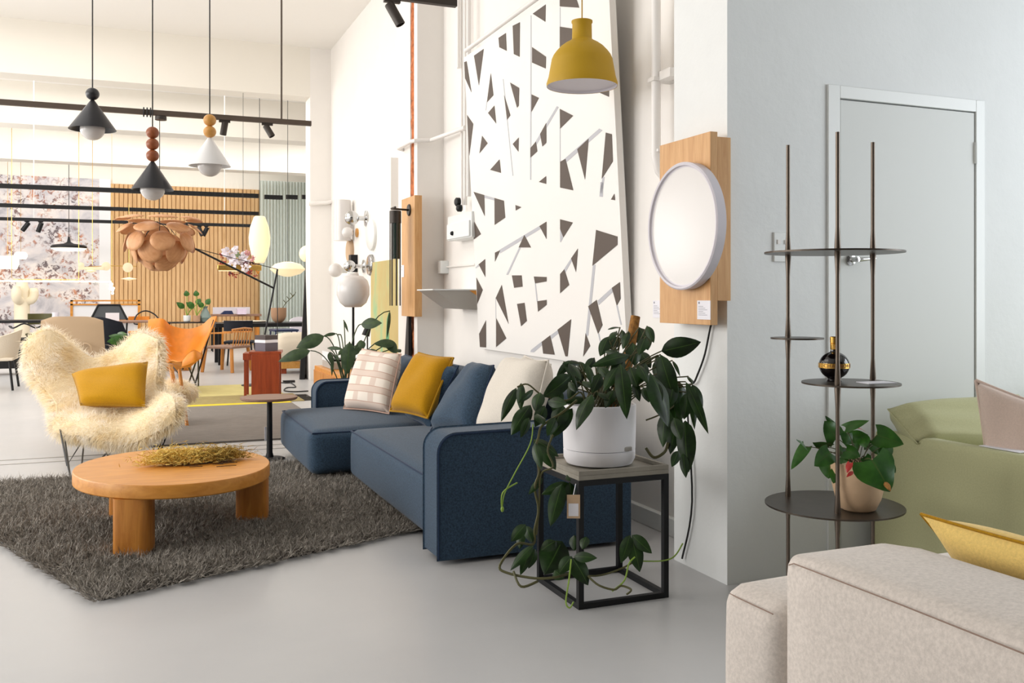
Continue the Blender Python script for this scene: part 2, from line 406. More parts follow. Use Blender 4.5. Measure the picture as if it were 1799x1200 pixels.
def ribbon_object(name, V, mat, parent, kind=None):
    N, K, _ = V.shape; segs = (K-1)//2; base = np.array(ROOT[parent.name]); vv = (V-base).reshape(-1, 3)
    o_ = np.arange(N)*K; loops = []; starts = []; tot = []
    quads = [np.stack([o_+2*k, o_+2*k+1, o_+2*k+3, o_+2*k+2], 1) for k in range(segs-1)]
    tri = np.stack([o_+2*(segs-1), o_+2*(segs-1)+1, o_+2*segs], 1)
    q = np.concatenate(quads) if quads else np.zeros((0, 4), int)
    li = np.concatenate([q.ravel(), tri.ravel()]).astype(np.int32)
    ls = np.concatenate([np.arange(len(q))*4, len(q)*4+np.arange(len(tri))*3]).astype(np.int32)
    me = bpy.data.meshes.new(name); me.vertices.add(len(vv)); me.vertices.foreach_set('co', vv.astype(np.float32).ravel())
    me.loops.add(len(li)); me.loops.foreach_set('vertex_index', li)
    me.polygons.add(len(ls)); me.polygons.foreach_set('loop_start', ls)
    me.materials.append(mat); me.update(calc_edges=True); me.validate()
    me.polygons.foreach_set('use_smooth', [True]*len(me.polygons))
    o = bpy.data.objects.new(name, me); COL.objects.link(o); o.parent = parent; ROOT[o.name] = Vector(base)
    if kind: o['kind'] = kind
    return o
def pillow_mesh(cs, thick, n=16, pinch=.07, flange=0, plump=.45):
    """cs: 4 corners TL,TR,BR,BL. plump cushion between them, normal towards the camera side"""
    TL, TR, BR, BL = [Vector(c) for c in cs]
    nr = (TR-TL+BR-BL).cross(BL-TL+BR-TR).normalized(); ctr = (TL+TR+BR+BL)/4
    if nr.dot(C0-ctr) < 0: nr = -nr
    P = {}; vs = []; uv = []; fs = []
    for side in (1, -1):
        for i in range(n+1):
            for j in range(n+1):
                u, v = i/n, j/n; a, b = 2*u-1, 2*v-1
                p = TL*(1-u)*(1-v)+TR*u*(1-v)+BR*u*v+BL*(1-u)*v
                # edges pulled in between the corners
                p += (ctr-p)*pinch*((1-a*a)*abs(b)**3+(1-b*b)*abs(a)**3)
                e = max(0, (1-a**4)*(1-b**4))**plump
                wob = 1+.05*math.sin(5*a+3*b)+.04*math.sin(7*b-2*a)
                p = p+nr*side*thick/2*e*wob
                edge = i in (0, n) or j in (0, n)
                if side == -1 and edge: P[(side, i, j)] = P[(1, i, j)]; continue
                P[(side, i, j)] = len(vs); vs.append(p); uv.append((u, 1-v))
        for i in range(n):
            for j in range(n):
                q = [P[(side, i, j)], P[(side, i+1, j)], P[(side, i+1, j+1)], P[(side, i, j+1)]]
                fs.append(tuple(q if side > 0 else q[::-1]))
    rim = [vs[P[(1, i, 0)]] for i in range(n+1)]+[vs[P[(1, n, j)]] for j in range(1, n+1)]+[vs[P[(1, i, n)]] for i in range(n-1, -1, -1)]+[vs[P[(1, 0, j)]] for j in range(n-1, -1, -1)]
    return vs, fs, uv, rim
def cushion(cs, thick, mat, label, group=None, name='scatter_cushion', edge=None, er=.005, pinch=.07, plump=.45, cat='cushion'):
    vs, fs, uv, rim = pillow_mesh(cs, thick, pinch=pinch, plump=plump)
    lo = min(v.z for v in vs); c = sum((Vector(x) for x in cs), Vector())/4
    t = thing(name, (c.x, c.y, lo), label, cat, group)
    m = mb(); m.add(vs, fs); m.build('cushion_cover', mat, t, uvs=uv, smooth=80)
    m = mb(); m.tube(rim, er, 6, caps=False); m.build('edge_piping', edge or mat, t)
    return t

# ================================================================== SETTING
FX0, FX1, FY0, FY1 = -6.0, 6.0, -4.0, 24.2
struct(mb().box(FX0-.3, FX1+.3, FY0-.3, FY1+.3, -.12, 0).build('floor', M_floor, smooth=0))
CH = 4.8
struct(mb().box(FX0-.3, FX1+.3, FY0-.3, FY1+.3, CH, CH+.15).build('ceiling', M_ceil, smooth=0))
# cross wall with door opening (Y = 3.26, faces camera), thickness 0.41 = the near pier
DX0, DX1, DZ = 2.89, 3.69, 2.07
m = mb(); m.box(2.30, DX0-.005, 3.26, 3.67, 0, CH); m.box(DX1+.005, FX1+.1, 3.26, 3.67, 0, CH); m.box(DX0-.005, DX1+.005, 3.26, 3.67, DZ+.005, CH); m.box(DX0-.005, DX1+.005, 3.33, 3.67, 0, DZ+.005)
struct(m.build('wall_front', M_wallcool, smooth=0))
d = struct(mb().box(DX0, DX1, 3.256, 3.31, .01, DZ).build('door_1', M_door, bevel=.003))
m = mb(); hz = 1.33
hp = PY(1484, 455, 3.2)
m.lathe([(.026, 0), (.026, .008), (.012, .012), (.012, .05), (1e-6, .052)], (2.945, 3.257, hp.z), 20, Matrix.Rotation(R90, 3, 'X'))
m.tube([(2.945, 3.222, hp.z), (2.965, 3.216, hp.z), (3.0, 3.216, hp.z+.002), (3.055, 3.22, hp.z+.006)], [.011, .011, .009, .005], 10)
hnd = m.build('door_handle', M_chrome, d)
m = mb(); m.box(DX1-.003, DX1+.010, 3.25, 3.268, 1.83, 1.93); m.tube([(DX1+.003, 3.25, 1.83), (DX1+.003, 3.25, 1.93)], .006, 8); m.build('hinge', M_trim, d)
m = mb(); m.box(DX0-.07, DX0-.005, 3.25, 3.26, 0, DZ+.06); m.box(DX1+.005, DX1+.06, 3.25, 3.26, 0, DZ+.06); m.box(DX0-.005, DX1+.005, 3.25, 3.26, DZ+.005, DZ+.06)
struct(m.build('trim_1', M_trim, bevel=.002))
# long wall: recess, far pier, far stretch
struct(mb().box(2.54, 2.95, 3.67, 7.80, 0, CH).build('wall_right', M_wall, smooth=0))
m = mb(); m.box(2.30, 2.95, 7.80, 7.90, 0, CH); m.box(2.315, 2.95, 7.90, 8.02, 0, CH); m.box(2.30, 2.95, 8.02, 8.42, 0, CH)
struct(m.build('wall_pier', M_wall, smooth=0))
m = mb()   # broken render exposing brick: irregular vertical strip
zz = [i*.04 for i in range(int(CH/.04)+1)]
L = [(2.309+random.uniform(-.004, .003), 7.90+random.uniform(-.012, .018), z) for z in zz]; Rr = [(2.309+random.uniform(-.004, .003), 8.02+random.uniform(-.02, .03), z) for z in zz]
Mi = [(2.300+random.uniform(-.01, .012), 7.96+random.uniform(-.02, .02), z) for z in zz]
m.sheet([L, Mi, Rr]); struct(m.build('trim_2', M_brick, smooth=0))
struct(mb().box(2.70, 2.95, 8.42, 13.58, 0, CH).build('wall_right', M_wall, smooth=0))
m = mb(); m.box(2.40, 5.3, 13.58, 13.95, 0, CH); struct(m.build('wall_far_pier', M_wall, smooth=0))
struct(mb().box(FX0, 2.40, 13.58, 13.95, 4.09, CH).build('trim_3', M_beam, smooth=0))
struct(mb().box(FX0, 5.1, 17.5, 18.0, 4.09, CH).build('trim_4', M_beam, smooth=0))
struct(mb().box(FX0, 5.1, 21.7, 22.2, 4.05, CH).build('trim_5', M_beam, smooth=0))
struct(mb().box(5.1, 5.3, 13.95, FY1, 0, CH).build('wall_right', M_wall, smooth=0))
struct(mb().box(FX0, 5.3, FY1, FY1+.2, 0, CH).build('wall_back', M_beam, smooth=0))
struct(mb().box(FX0, FX1, FY0-.2, FY0, 0, CH).build('wall_camera', M_camwall, smooth=0))  # unseen wall behind the camera, darkened to reduce bounce
# left wall with windows
m = mb(); m.box(WL_X-.2, WL_X, FY0, FY1, 0, 1.05); m.box(WL_X-.2, WL_X, FY0, FY1, 3.95, CH)
ed = [FY0]+[e for p in WINS_LEFT for e in p]+[FY1]
for a, b in zip(ed[::2], ed[1::2]): m.box(WL_X-.2, WL_X, a, b, 1.05, 3.95)
struct(m.build('wall_left', M_wall, smooth=0))
for i, (a, b) in enumerate(WINS_LEFT):
    m = mb()
    for k in range(4): y = a+(b-a)*k/3; m.box(WL_X-.12, WL_X-.06, y-.025, y+.025, 1.05, 3.95)
    for z in (1.07, 2.5, 3.93): m.box(WL_X-.12, WL_X-.06, a, b, z-.025, z+.025)
    struct(m.build('window_%d' % (i+1), M_trim, smooth=0))
struct(mb().box(FX1, FX1+.2, FY0, -.5, 0, CH).box(FX1, FX1+.2, 2.5, 3.6, 0, CH).box(FX1, FX1+.2, -.5, 2.5, 0, .7).box(FX1, FX1+.2, -.5, 2.5, 3.1, CH).build('wall_side', M_wallcool, smooth=0))
# skirting in recess, metal floor strip
struct(mb().box(2.505, 2.54, 3.67, 7.8, 0, .09).build('baseboard_right', M_trim, bevel=.004))
m = mb(); 
for k in range(2): m.box(-6, 2.2, 7.55+k*.2, 7.565+k*.2, 0, .003)
struct(m.build('trim_6', M_grey, smooth=0))
# back wall finishes
BY = FY1
def bx(px): return PY(px, 500, BY).x
xm = bx(175); xw0 = bx(195); xw1 = bx(457)
struct(mb().box(-5.9, xm, BY-.03, BY, 0, 4.0).build('trim_7', M_mural, smooth=0))
struct(mb().box(xm, xw0, BY-.05, BY, 0, 4.0).build('trim_8', M_screen, smooth=0))
sl = struct(mb().box(xw0, xw1, BY-.02, BY, 0, 3.9).build('trim_9', M_slatback, smooth=0))
m = mb(); x = xw0
while x < xw1-.06: m.box(x, x+.078, BY-.045, BY-.02, 0, 3.9); x += .098
struct(m.build('trim_10', M_slat, smooth=0))
# curtain
m = mb(); P = []
cx0, cx1 = PY(457, 500, 23.4).x, 5.08
for z in (0.02, 4.05):
    P.append([Vector((cx0+(cx1-cx0)*i/240, 23.4+.035*math.sin(i*.75)+.02*math.sin(i*2.1), z)) for i in range(241)])
m.sheet(P); tag(m.build('curtain', M_curt, smooth=80), 'pale grey floor-length curtain at the right end of the slatted wall', 'curtain')

# ================================================================== SHAG RUG
RC = [Vector((-.13, 3.98, 0)), Vector((1.75, 4.75, 0)), Vector((1.15, 6.78, 0)), Vector((-1.25, 6.75, 0))]
rug = thing('shag_rug', (.2, 5.4, 0), 'charcoal grey long-pile shag rug under the round wooden coffee table', 'rug')
RCc = sum(RC, Vector())/4
m = mb(); m.prism([p+(RCc-p).normalized()*.05+Vector((0, 0, .001)) for p in RC], (0, 0, .012)); m.build('rug_backing', M_shagbase, rug)
N = 105000
u = rng.random(N); v_ = rng.random(N)
A = [np.array(p) for p in RC]
roots = (A[0][None]*((1-u)*(1-v_))[:, None]+A[1][None]*(u*(1-v_))[:, None]+A[2][None]*(u*v_)[:, None]+A[3][None]*((1-u)*v_)[:, None])
roots[:, 2] = .010
edge_ = np.minimum(np.minimum(u, 1-u), np.minimum(v_, 1-v_)); outw = np.stack([np.where(edge_ == 1-u, 1., np.where(edge_ == u, -1., 0.))*.93-np.where(edge_ == 1-v_, 1., np.where(edge_ == v_, -1., 0.))*.37, np.where(edge_ == 1-u, 1., np.where(edge_ == u, -1., 0.))*.37+np.where(edge_ == 1-v_, 1., np.where(edge_ == v_, -1., 0.))*.93, 0*u], 1)*np.exp(-edge_*45)[:, None]
tuft = (np.floor(roots[:, 0]*95)*7919+np.floor(roots[:, 1]*95)*104729).astype(np.int64) % 20011
tdir = rng.normal(size=(20011, 3))[tuft]; tlen = (.75+.5*rng.random(20011))[tuft]
flow = np.stack([np.sin(roots[:, 0]*9+np.sin(roots[:, 1]*7)*2), np.cos(roots[:, 1]*8+np.sin(roots[:, 0]*6)*2)-.5, np.zeros(N)], 1)
dirs = rng.normal(size=(N, 3))*.28+tdir*.75+flow*.35+outw*.8; dirs[:, 2] = 1.0
ribbon_object('rug_pile', ribbons(roots, dirs, .052*tlen, .0048, .22, 2, 1.0), M_shag, rug, kind='stuff')

# ================================================================== COFFEE TABLE
TZ = .345
rimpx = [(127, 838), (150, 815), (200, 799), (270, 790), (340, 786), (400, 789), (440, 795), (465, 806), (470, 815), (462, 826), (430, 838), (380, 846), (300, 850), (240, 850), (180, 848), (140, 845)]
pts = [PZ(x, y, TZ) for x, y in rimpx]
cxy = sum(pts, Vector())/len(pts)
Am = np.array([[ (p.x-cxy.x)**2, (p.x-cxy.x)*(p.y-cxy.y), (p.y-cxy.y)**2, p.x-cxy.x, p.y-cxy.y] for p in pts]); sol = np.linalg.lstsq(Am, np.ones(len(pts)), rcond=None)[0]
Q = np.array([[sol[0], sol[1]/2], [sol[1]/2, sol[2]]]); cen = -np.linalg.solve(2*Q, sol[3:5]); kk = 1+cen @ Q @ cen
ew, ev = np.linalg.eigh(Q/kk); tc = Vector((cxy.x+cen[0], cxy.y+cen[1], 0)); ra, rb = 1/math.sqrt(ew[0]), 1/math.sqrt(ew[1])
print('coffee table', tc, ra, rb)
def ell(k, s, z): a = 2*math.pi*k/96; return Vector((tc.x+s*ra*math.cos(a)*ev[0, 0]+s*rb*math.sin(a)*ev[0, 1], tc.y+s*ra*math.cos(a)*ev[1, 0]+s*rb*math.sin(a)*ev[1, 1], z))
ct = thing('coffee_table', (tc.x, tc.y, .013), 'low oval honey oak coffee table with chunky legs on the shag rug', 'coffee table')
m = mb(); vs = [ell(k, s, z) for (s, z) in ((.99, TZ-.065), (1, TZ-.06), (1, TZ-.006), (.992, TZ)) for k in range(96)]
fs = [(i*96+k, i*96+(k+1) % 96, (i+1)*96+(k+1) % 96, (i+1)*96+k) for i in range(3) for k in range(96)]+[tuple(reversed(range(96))), tuple(3*96+k for k in range(96))]
m.add(vs, fs); m.build('tabletop', M_honey, ct)
def tleg(px, py, wpx, ang=0, dd=.13):
    p = PZ(px, py, .02); D = p.dot(FW); wd = wpx*D/FPX; q = p+Vector((FW.x, FW.y, 0))*dd/2
    m = mb(); M = Matrix.Translation((q.x, q.y, 0)) @ Matrix.Rotation(-YAW+ang, 4, 'Z')
    vs = []; n = 24
    for z in (.013, TZ-.066):
        for k in range(n):
            a = 2*math.pi*k/n; c_, s_ = math.cos(a), math.sin(a); e = .45
            vs.append(M @ Vector((wd/2*math.copysign(abs(c_)**e, c_), dd/2*math.copysign(abs(s_)**e, s_), z)))
    m.add(vs, [(k, (k+1) % n, n+(k+1) % n, n+k) for k in range(n)]+[tuple(reversed(range(n))), tuple(range(n, 2*n))])
    m.build('leg', M_honeyv, ct)
tleg(226, 978, 64); tleg(438, 917, 54, .1); tleg(213, 912, 50)
# dried grass bunch
g = thing('dried_grass_bunch', PZ(340, 815, TZ), 'bunch of yellow and olive dried grasses lying on the coffee table', 'dried flowers')
def grass(name, mat, c, half, n, ln):
    c = np.array(c); rt = c+rng.normal(size=(n, 3))*np.array(half)*.5; rt[:, 2] = TZ+.008+np.abs(rng.normal(size=n))*half[2]
    dr = rng.normal(size=(n, 3)); dr[:, 2] = np.abs(dr[:, 2])*.6; dr += np.array([RT.x, RT.y, 0])*rng.choice([-1, 1], n)[:, None]*.6
    V = ribbons(rt, dr, ln, .004, .25, 2, 1.2); V[:, :, 2] = np.maximum(V[:, :, 2], TZ+.003); ribbon_object(name, V, mat, g)
grass('yellow_plume', M_dryyel, PZ(316, 812, TZ+.01), (.15, .07, .028), 3600, .042)
grass('olive_plume', M_dryol, PZ(382, 806, TZ+.01), (.13, .07, .024), 3000, .04)
m = mb()
for k in range(14):
    a = PZ(300+random.uniform(0, 90), 818+random.uniform(-6, 3), TZ+.006); m.tube([a, a+RT*random.uniform(.05, .12)+Vector((0, random.uniform(-.02, .02), .004))], .0018, 5)
m.build('stems', M_soil, g)

# ================================================================== BLUE SOFA
sofa = thing('corner_sofa', (1.8, 5.7, 0), 'dark blue fabric sofa with chaise end along the white wall', 'sofa')
def piping(pts, r=.006, par=sofa, mat=M_bluepipe, closed=False):
    m = mb(); pts = pts+[pts[0]] if closed else pts; m.tube(pts, r, 6, caps=not closed); return m.build('piping', mat, par)
m = mb(); m.soft(1.31, 2.25, 4.20, 6.02, .045, .345, .05, .035, 14, .02); st = m.build('seat', M_blue, sofa)
m = mb(); m.soft(1.07, 2.25, 6.04, 7.36, .045, .335, .055, .045, 14, .025); ch = m.build('chaise', M_blue, sofa)
def arm(y0, y1, x0, x1, zt, zb=.03):
    # upright slab whose front-top corner is rounded, piped along both side faces
    prof = [(x0, zb)]; r = .085
    for k in range(9): a = math.pi-k*(math.pi/2)/8; prof.append((x0+r+r*math.cos(a), zt-r+r*math.sin(a)))
    prof += [(x1, zt+.01), (x1, zb)]
    m = mb(); m.prism([(x, y0, z) for x, z in prof], (0, y1-y0, 0)); o = m.build('arm', M_blue, sofa, bevel=.008, seg=3, smooth=30)
    for y in (y0, y1): piping([Vector((x, y+(-.002 if y == y0 else .002), z)) for x, z in prof[:-1]], .0055, o)
    return o
arm(3.975, 4.19, 1.27, 2.24, .585); arm(7.24, 7.44, 1.33, 2.24, .54)
m = mb(); m.soft(2.03, 2.27, 4.18, 7.42, .05, .70, .06, .01, 14, .0); m.build('back', M_blue, sofa)
def seam(x0, x1, y0, y1, z, off, par):
    n = 14; P = []
    for (a, b) in (((x1, y0), (x0, y0)), ((x0, y0), (x0, y1)), ((x0, y1), (x1, y1))):
        for k in range(n):
            t = k/n; P.append(Vector((a[0]+(b[0]-a[0])*t, a[1]+(b[1]-a[1])*t, z)))
    piping(smooth_path(P, 2), .0055, par)
def seam2(x0, x1, y0, y1, zt, cr, sd, par):
    P = []
    n = 16
    def pt(a, b):
        cx_, cy_ = (x0+x1)/2, (y0+y1)/2; hx, hy = (x1-x0)/2-.016, (y1-y0)/2-.016
        return Vector((cx_+a*hx, cy_+b*hy, zt-.015))
    for k in range(n+1): P.append(pt(1-2*k/n, -1))
    for k in range(1, n+1): P.append(pt(-1, -1+2*k/n))
    for k in range(1, n+1): P.append(pt(-1+2*k/n, 1))
    piping(P, .006, par)
seam2(1.31, 2.25, 4.20, 6.02, .345, 0, 0, st); seam2(1.07, 2.25, 6.04, 7.36, .335, 0, 0, ch)
for (x, y) in ((1.4, 4.3), (1.4, 5.8), (1.2, 6.2), (1.2, 7.2), (2.15, 4.1), (2.15, 7.3)): mb().box(x-.03, x+.03, y-.03, y+.03, .0, .05).build('foot', M_black, sofa)
# back cushions of the sofa
BC = 'blue cushions of the blue sofa'
cushion([PD(604, 612, 7.55)+Vector((.45, 0, 0))*0, PD(636, 612, 7.9), PD(660, 700, 7.9), PD(612, 700, 7.5)], .1, M_blue, 'placeholder') if False else None
cushion([(2.02, 7.18, .745), (1.98, 6.55, .765), (1.80, 6.55, .34), (1.80, 7.18, .34)], .16, M_blue, 'blue back cushion behind the cream checked cushion on the sofa', BC, 'back_cushion', M_bluepipe)
cushion([(2.03, 6.42, .765), (2.0, 5.83, .745), (1.80, 5.83, .34), (1.80, 6.42, .34)], .16, M_blue, 'blue back cushion behind the mustard cushion on the sofa', BC, 'back_cushion', M_bluepipe)
# check cushion
def cpx(L): return [PD(x, y, D) for x, y, D in L]
cushion(cpx([(637, 613, 7.05), (705, 622, 6.75), (684, 727, 6.55), (604, 718, 6.85)]), .17, M_check, 'cream cushion woven with pinkish checks on the chaise', name='scatter_cushion', pinch=.04)
cushion(cpx([(736, 620, 6.55), (797, 629, 6.25), (752, 735, 6.0), (686, 722, 6.35)]), .17, M_must, 'mustard yellow cushion with corded edge on the blue sofa', edge=M_mustcord, er=.008, pinch=.05)
cushion(cpx([(845, 640, 5.9), (868, 642, 5.25), (832, 760, 5.0), (757, 756, 5.5)]), .2, M_blue, 'square blue cushion leaning beside the white linen cushion', edge=M_bluepipe, pinch=.03, name='scatter_cushion')
cushion(cpx([(898, 628, 5.4), (964, 633, 4.75), (935, 775, 4.6), (838, 765, 5.0)]), .2, M_linen, 'off-white linen cushion nearest the near arm of the blue sofa', pinch=.05)
cushion(cpx([(922, 625, 5.55), (968, 640, 5.3), (960, 740, 5.2), (885, 730, 5.4)]), .15, M_linen, 'off-white linen cushion behind another linen cushion on the sofa', pinch=.05)

# ================================================================== SHEEPSKIN BUTTERFLY CHAIR
def rods(name, segs, r, mat, par):
    m = mb()
    for s_ in segs: m.tube(s_, r, 8)
    return m.build(name, mat, par)
def fur_on(P, n, length, width, par, name='fleece', push=.55, down=.5, mat=None, both=False):
    nr_, nc = len(P), len(P[0]); A = np.array([[list(p) for p in r_] for r_ in P])
    # area-weighted choice of quad
    ar = np.linalg.norm(np.cross(A[1:, :-1]-A[:-1, :-1], A[:-1, 1:]-A[:-1, :-1]), axis=2).ravel(); ar /= ar.sum()
    q = rng.choice(len(ar), n, p=ar); i = q//(nc-1); j = q % (nc-1); a = rng.random(n)[:, None]; b_ = rng.random(n)[:, None]
    p = A[i, j]*(1-a)*(1-b_)+A[i+1, j]*a*(1-b_)+A[i, j+1]*(1-a)*b_+A[i+1, j+1]*a*b_
    nn = np.cross(A[i, j+1]-A[i, j], A[i+1, j]-A[i, j]); nn /= np.linalg.norm(nn, axis=1, keepdims=True)+1e-9
    tocam = np.array([0, 0, H])-p; s = np.sign((nn*tocam).sum(1))[:, None]; nn = nn*s
    if both: fl = rng.random(n)[:, None] < .35; nn = np.where(fl, -nn, nn)
    d = nn*push+rng.normal(size=(n, 3))*.22+np.sin(p*11+np.cos(p[:, ::-1]*9)*2)*.25; d[:, 2] -= down*.7
    return ribbon_object(name, ribbons(p, d, length, width, down*.55, 3, .8), mat or M_fur, par, kind='stuff')
ac = thing('butterfly_chair', PZ(200, 815, 0), 'butterfly chair with shaggy cream sheepskin sling and thin black rod frame', 'armchair')
G = [[(52, 600, 7.75), (88, 583, 7.82), (128, 612, 7.98), (165, 632, 8.05), (205, 618, 7.98), (247, 587, 7.85), (282, 600, 7.7)],
     [(50, 645, 7.6), (98, 648, 7.7), (135, 655, 7.85), (170, 662, 7.9), (205, 655, 7.85), (243, 645, 7.7), (282, 642, 7.55)],
     [(78, 688, 7.4), (112, 692, 7.5), (145, 698, 7.6), (175, 702, 7.6), (210, 700, 7.55), (245, 692, 7.45), (280, 688, 7.35)],
     [(95, 712, 7.2), (120, 715, 7.3), (148, 725, 7.25), (180, 728, 7.2), (215, 725, 7.2), (255, 715, 7.15), (302, 698, 7.05)],
     [(98, 738, 7.0), (118, 748, 6.95), (148, 742, 6.88), (185, 752, 6.85), (225, 758, 6.85), (270, 738, 6.85), (312, 712, 6.85)],
     [(100, 755, 6.98), (118, 765, 6.9), (150, 765, 6.83), (185, 775, 6.8), (225, 782, 6.8), (268, 765, 6.8), (308, 740, 6.83)]]
PT = patch([[PD(*g_) for g_ in r_] for r_ in G], 36, 30)
m = mb(); m.sheet(PT, .03); m.build('sling', M_furskin, ac, smooth=80)
fur_on(PT, 52000, .09, .0055, ac, both=True)
rimP = [PT[0], PT[-1], [r_[0] for r_ in PT], [r_[-1] for r_ in PT]]
for e_, inn in zip(rimP, ([PT[3]], [PT[-4]], [[r_[3] for r_ in PT]], [[r_[-4] for r_ in PT]])):
    E_ = np.array([list(p) for p in e_]); I_ = np.array([list(p) for p in inn[0]]); q_ = rng.integers(0, len(E_)-1, 3200); f_ = rng.random((3200, 1))
    p_ = E_[q_]*(1-f_)+E_[q_+1]*f_; d_ = (E_-I_)[q_]; d_ = d_/(np.linalg.norm(d_, axis=1, keepdims=True)+1e-9)*.8+rng.normal(size=p_.shape)*.35; d_[:, 2] -= .45
    ribbon_object('fleece_edge', ribbons(p_+rng.normal(size=p_.shape)*.012, d_, .075, .0055, .3, 3, .8), M_fur, ac, kind='stuff')
ft = [PZ(125, 837), PZ(112, 820), PZ(190, 800), PZ(280, 795)]
hornL, hornR, fl_, fr_ = PD(70, 605, 7.82), PD(268, 605, 7.75), PD(104, 745, 7.0), PD(306, 715, 6.95)
a0, a1, a2, a3 = PZ(118, 838, .008), PZ(190, 801, .008), PZ(196, 799, .008), PZ(278, 803, .008)
rods('frame', [[PD(112, 755, 7.1), a0+Vector((.02, .0, 0)), a0+RT*.09, PD(148, 778, 7.2)], [fl_, PZ(124, 837, .008), PZ(138, 838, .008)], [fl_, PZ(118, 818, .008), PD(145, 775, 7.1)],
     [PD(172, 760, 7.0), a1, PD(204, 780, 7.3)], [PZ(178, 806, .008), PD(205, 778, 7.4)], [fr_, PZ(275, 800, .008), PD(262, 770, 7.3)], [fr_+RT*.03, PZ(281, 796, .008)]], .006, M_black, ac)
cushion(cpx([(127, 657, 7.45), (260, 636, 7.3), (255, 714, 7.0), (142, 712, 7.05)]), .15, M_must, 'rectangular mustard yellow cushion on the shaggy sheepskin chair', name='lumbar_cushion', edge=M_mustcord, er=.004, pinch=.03)

# ================================================================== ROUND SIDE TABLE
c = PZ(485, 806, 0); sd = thing('side_table', c, 'small round walnut side table on a black pole beside the blue sofa', 'side table')
D = c.dot(FW); zt = H-(697-HY)/FPX*D; rr = 49*D/FPX; tc2 = Vector(PD(473, 697, D))
mb().lathe([(rr*.96, zt-.02), (rr, zt-.012), (rr, zt)], (tc2.x, tc2.y, 0), 48).build('tabletop', M_walnut, sd)
mb().lathe([(.11, 0), (.112, .006), (.1, .012), (.03, .02), (.022, .05), (.019, zt-.02)], (c.x-.045, c.y, 0), 32).build('pole', M_black, sd)
t = PD(467, 762, D-.05); mb().box(-.008, .008, -.001, .001, -.05, .05, Matrix.Translation(t) @ Matrix.Rotation(.5, 4, 'Z')).build('tag', M_paper, sd)

# ================================================================== PLANT STAND, POT, PHILODENDRON
SX0, SX1, SY0, SY1 = 1.59, 1.99, 3.215, 3.615; SZ = .495
ps = thing('plant_stand', (1.79, 3.415, 0), 'square black steel plant stand with grey concrete tray at the end of the blue sofa', 'plant stand')
m = mb(); b_ = .022
for x in (SX0, SX1-b_):
    for y in (SY0, SY1-b_): m.box(x, x+b_, y, y+b_, 0, SZ)
for z in (0, SZ-b_):
    for y in (SY0, SY1-b_): m.box(SX0+b_, SX1-b_, y, y+b_, z, z+b_)
    for x in (SX0, SX1-b_): m.box(x, x+b_, SY0+b_, SY1-b_, z, z+b_)
m.build('frame', M_black, ps, smooth=0)
m = mb(); m.box(SX0, SX1, SY0, SY1, SZ, SZ+.018)
m.box(SX0, SX1, SY0, SY0+.014, SZ+.018, SZ+.036); m.box(SX0, SX1, SY1-.014, SY1, SZ+.018, SZ+.036); m.box(SX0, SX0+.014, SY0+.014, SY1-.014, SZ+.018, SZ+.036); m.box(SX1-.014, SX1, SY0+.014, SY1-.014, SZ+.018, SZ+.036)
m.build('tray', M_conc, ps, smooth=0, bevel=.002)
tg = PD(1008, 890, 3.56)
M_ = Matrix.Translation(tg) @ Matrix.Rotation(-YAW, 4, 'Z')
tagp = mb().box(-.025, .025, -.001, .001, -.045, .045, M_).build('price_tag', M_ochre if False else M_clay, ps)
m = mb(); m.box(-.019, .019, -.0022, -.0012, -.036, .012, M_); m.build('tag_label', M_paper, tagp)
mb().tube([tg+Vector((0, 0, .045)), PD(1012, 850, 3.58)], .0015, 5).build('tag_string', M_paper, tagp)
PC = Vector((1.79, 3.43, 0)); PZ0 = SZ+.018
pp = thing('potted_philodendron', (PC.x, PC.y, PZ0), 'large trailing philodendron in a white round pot on the steel stand', 'potted plant')
m = mb(); m.lathe([(.10, PZ0), (.135, PZ0+.008), (.147, PZ0+.03), (.148, PZ0+.062), (.145, PZ0+.064), (.145, PZ0+.066)], PC, 56); base_ = m.build('pot_base', M_pot, pp)
mb().lathe([(.1445, PZ0+.064), (.1445, PZ0+.069)], PC, 56).build('pot_gap', M_black, base_)
m = mb(); m.lathe([(.148, PZ0+.068), (.150, PZ0+.15), (.151, PZ0+.246), (.147, PZ0+.25), (.140, PZ0+.248), (.139, PZ0+.215), (1e-5, PZ0+.215)], PC, 56); pot = m.build('pot', M_pot, pp)
cl = PC+Vector((.055, -.139, PZ0+.078)); mb().soft(cl.x-.02, cl.x+.02, cl.y-.004, cl.y+.004, cl.z-.009, cl.z+.009, .004, n=6).build('water_window', M_grey, pot)
mb().lathe([(.139, PZ0+.216), (.08, PZ0+.226), (1e-5, PZ0+.23)], PC, 32).build('potting_bark', M_soil, pp)
m = mb(); m.tube([PC+Vector((.05, .0, PZ0+.2)), PD(1103, 640, 3.88), PD(1117, 556, 3.92)], [.024, .022, .02], 12); m.build('coir_pole', M_coir, pp)
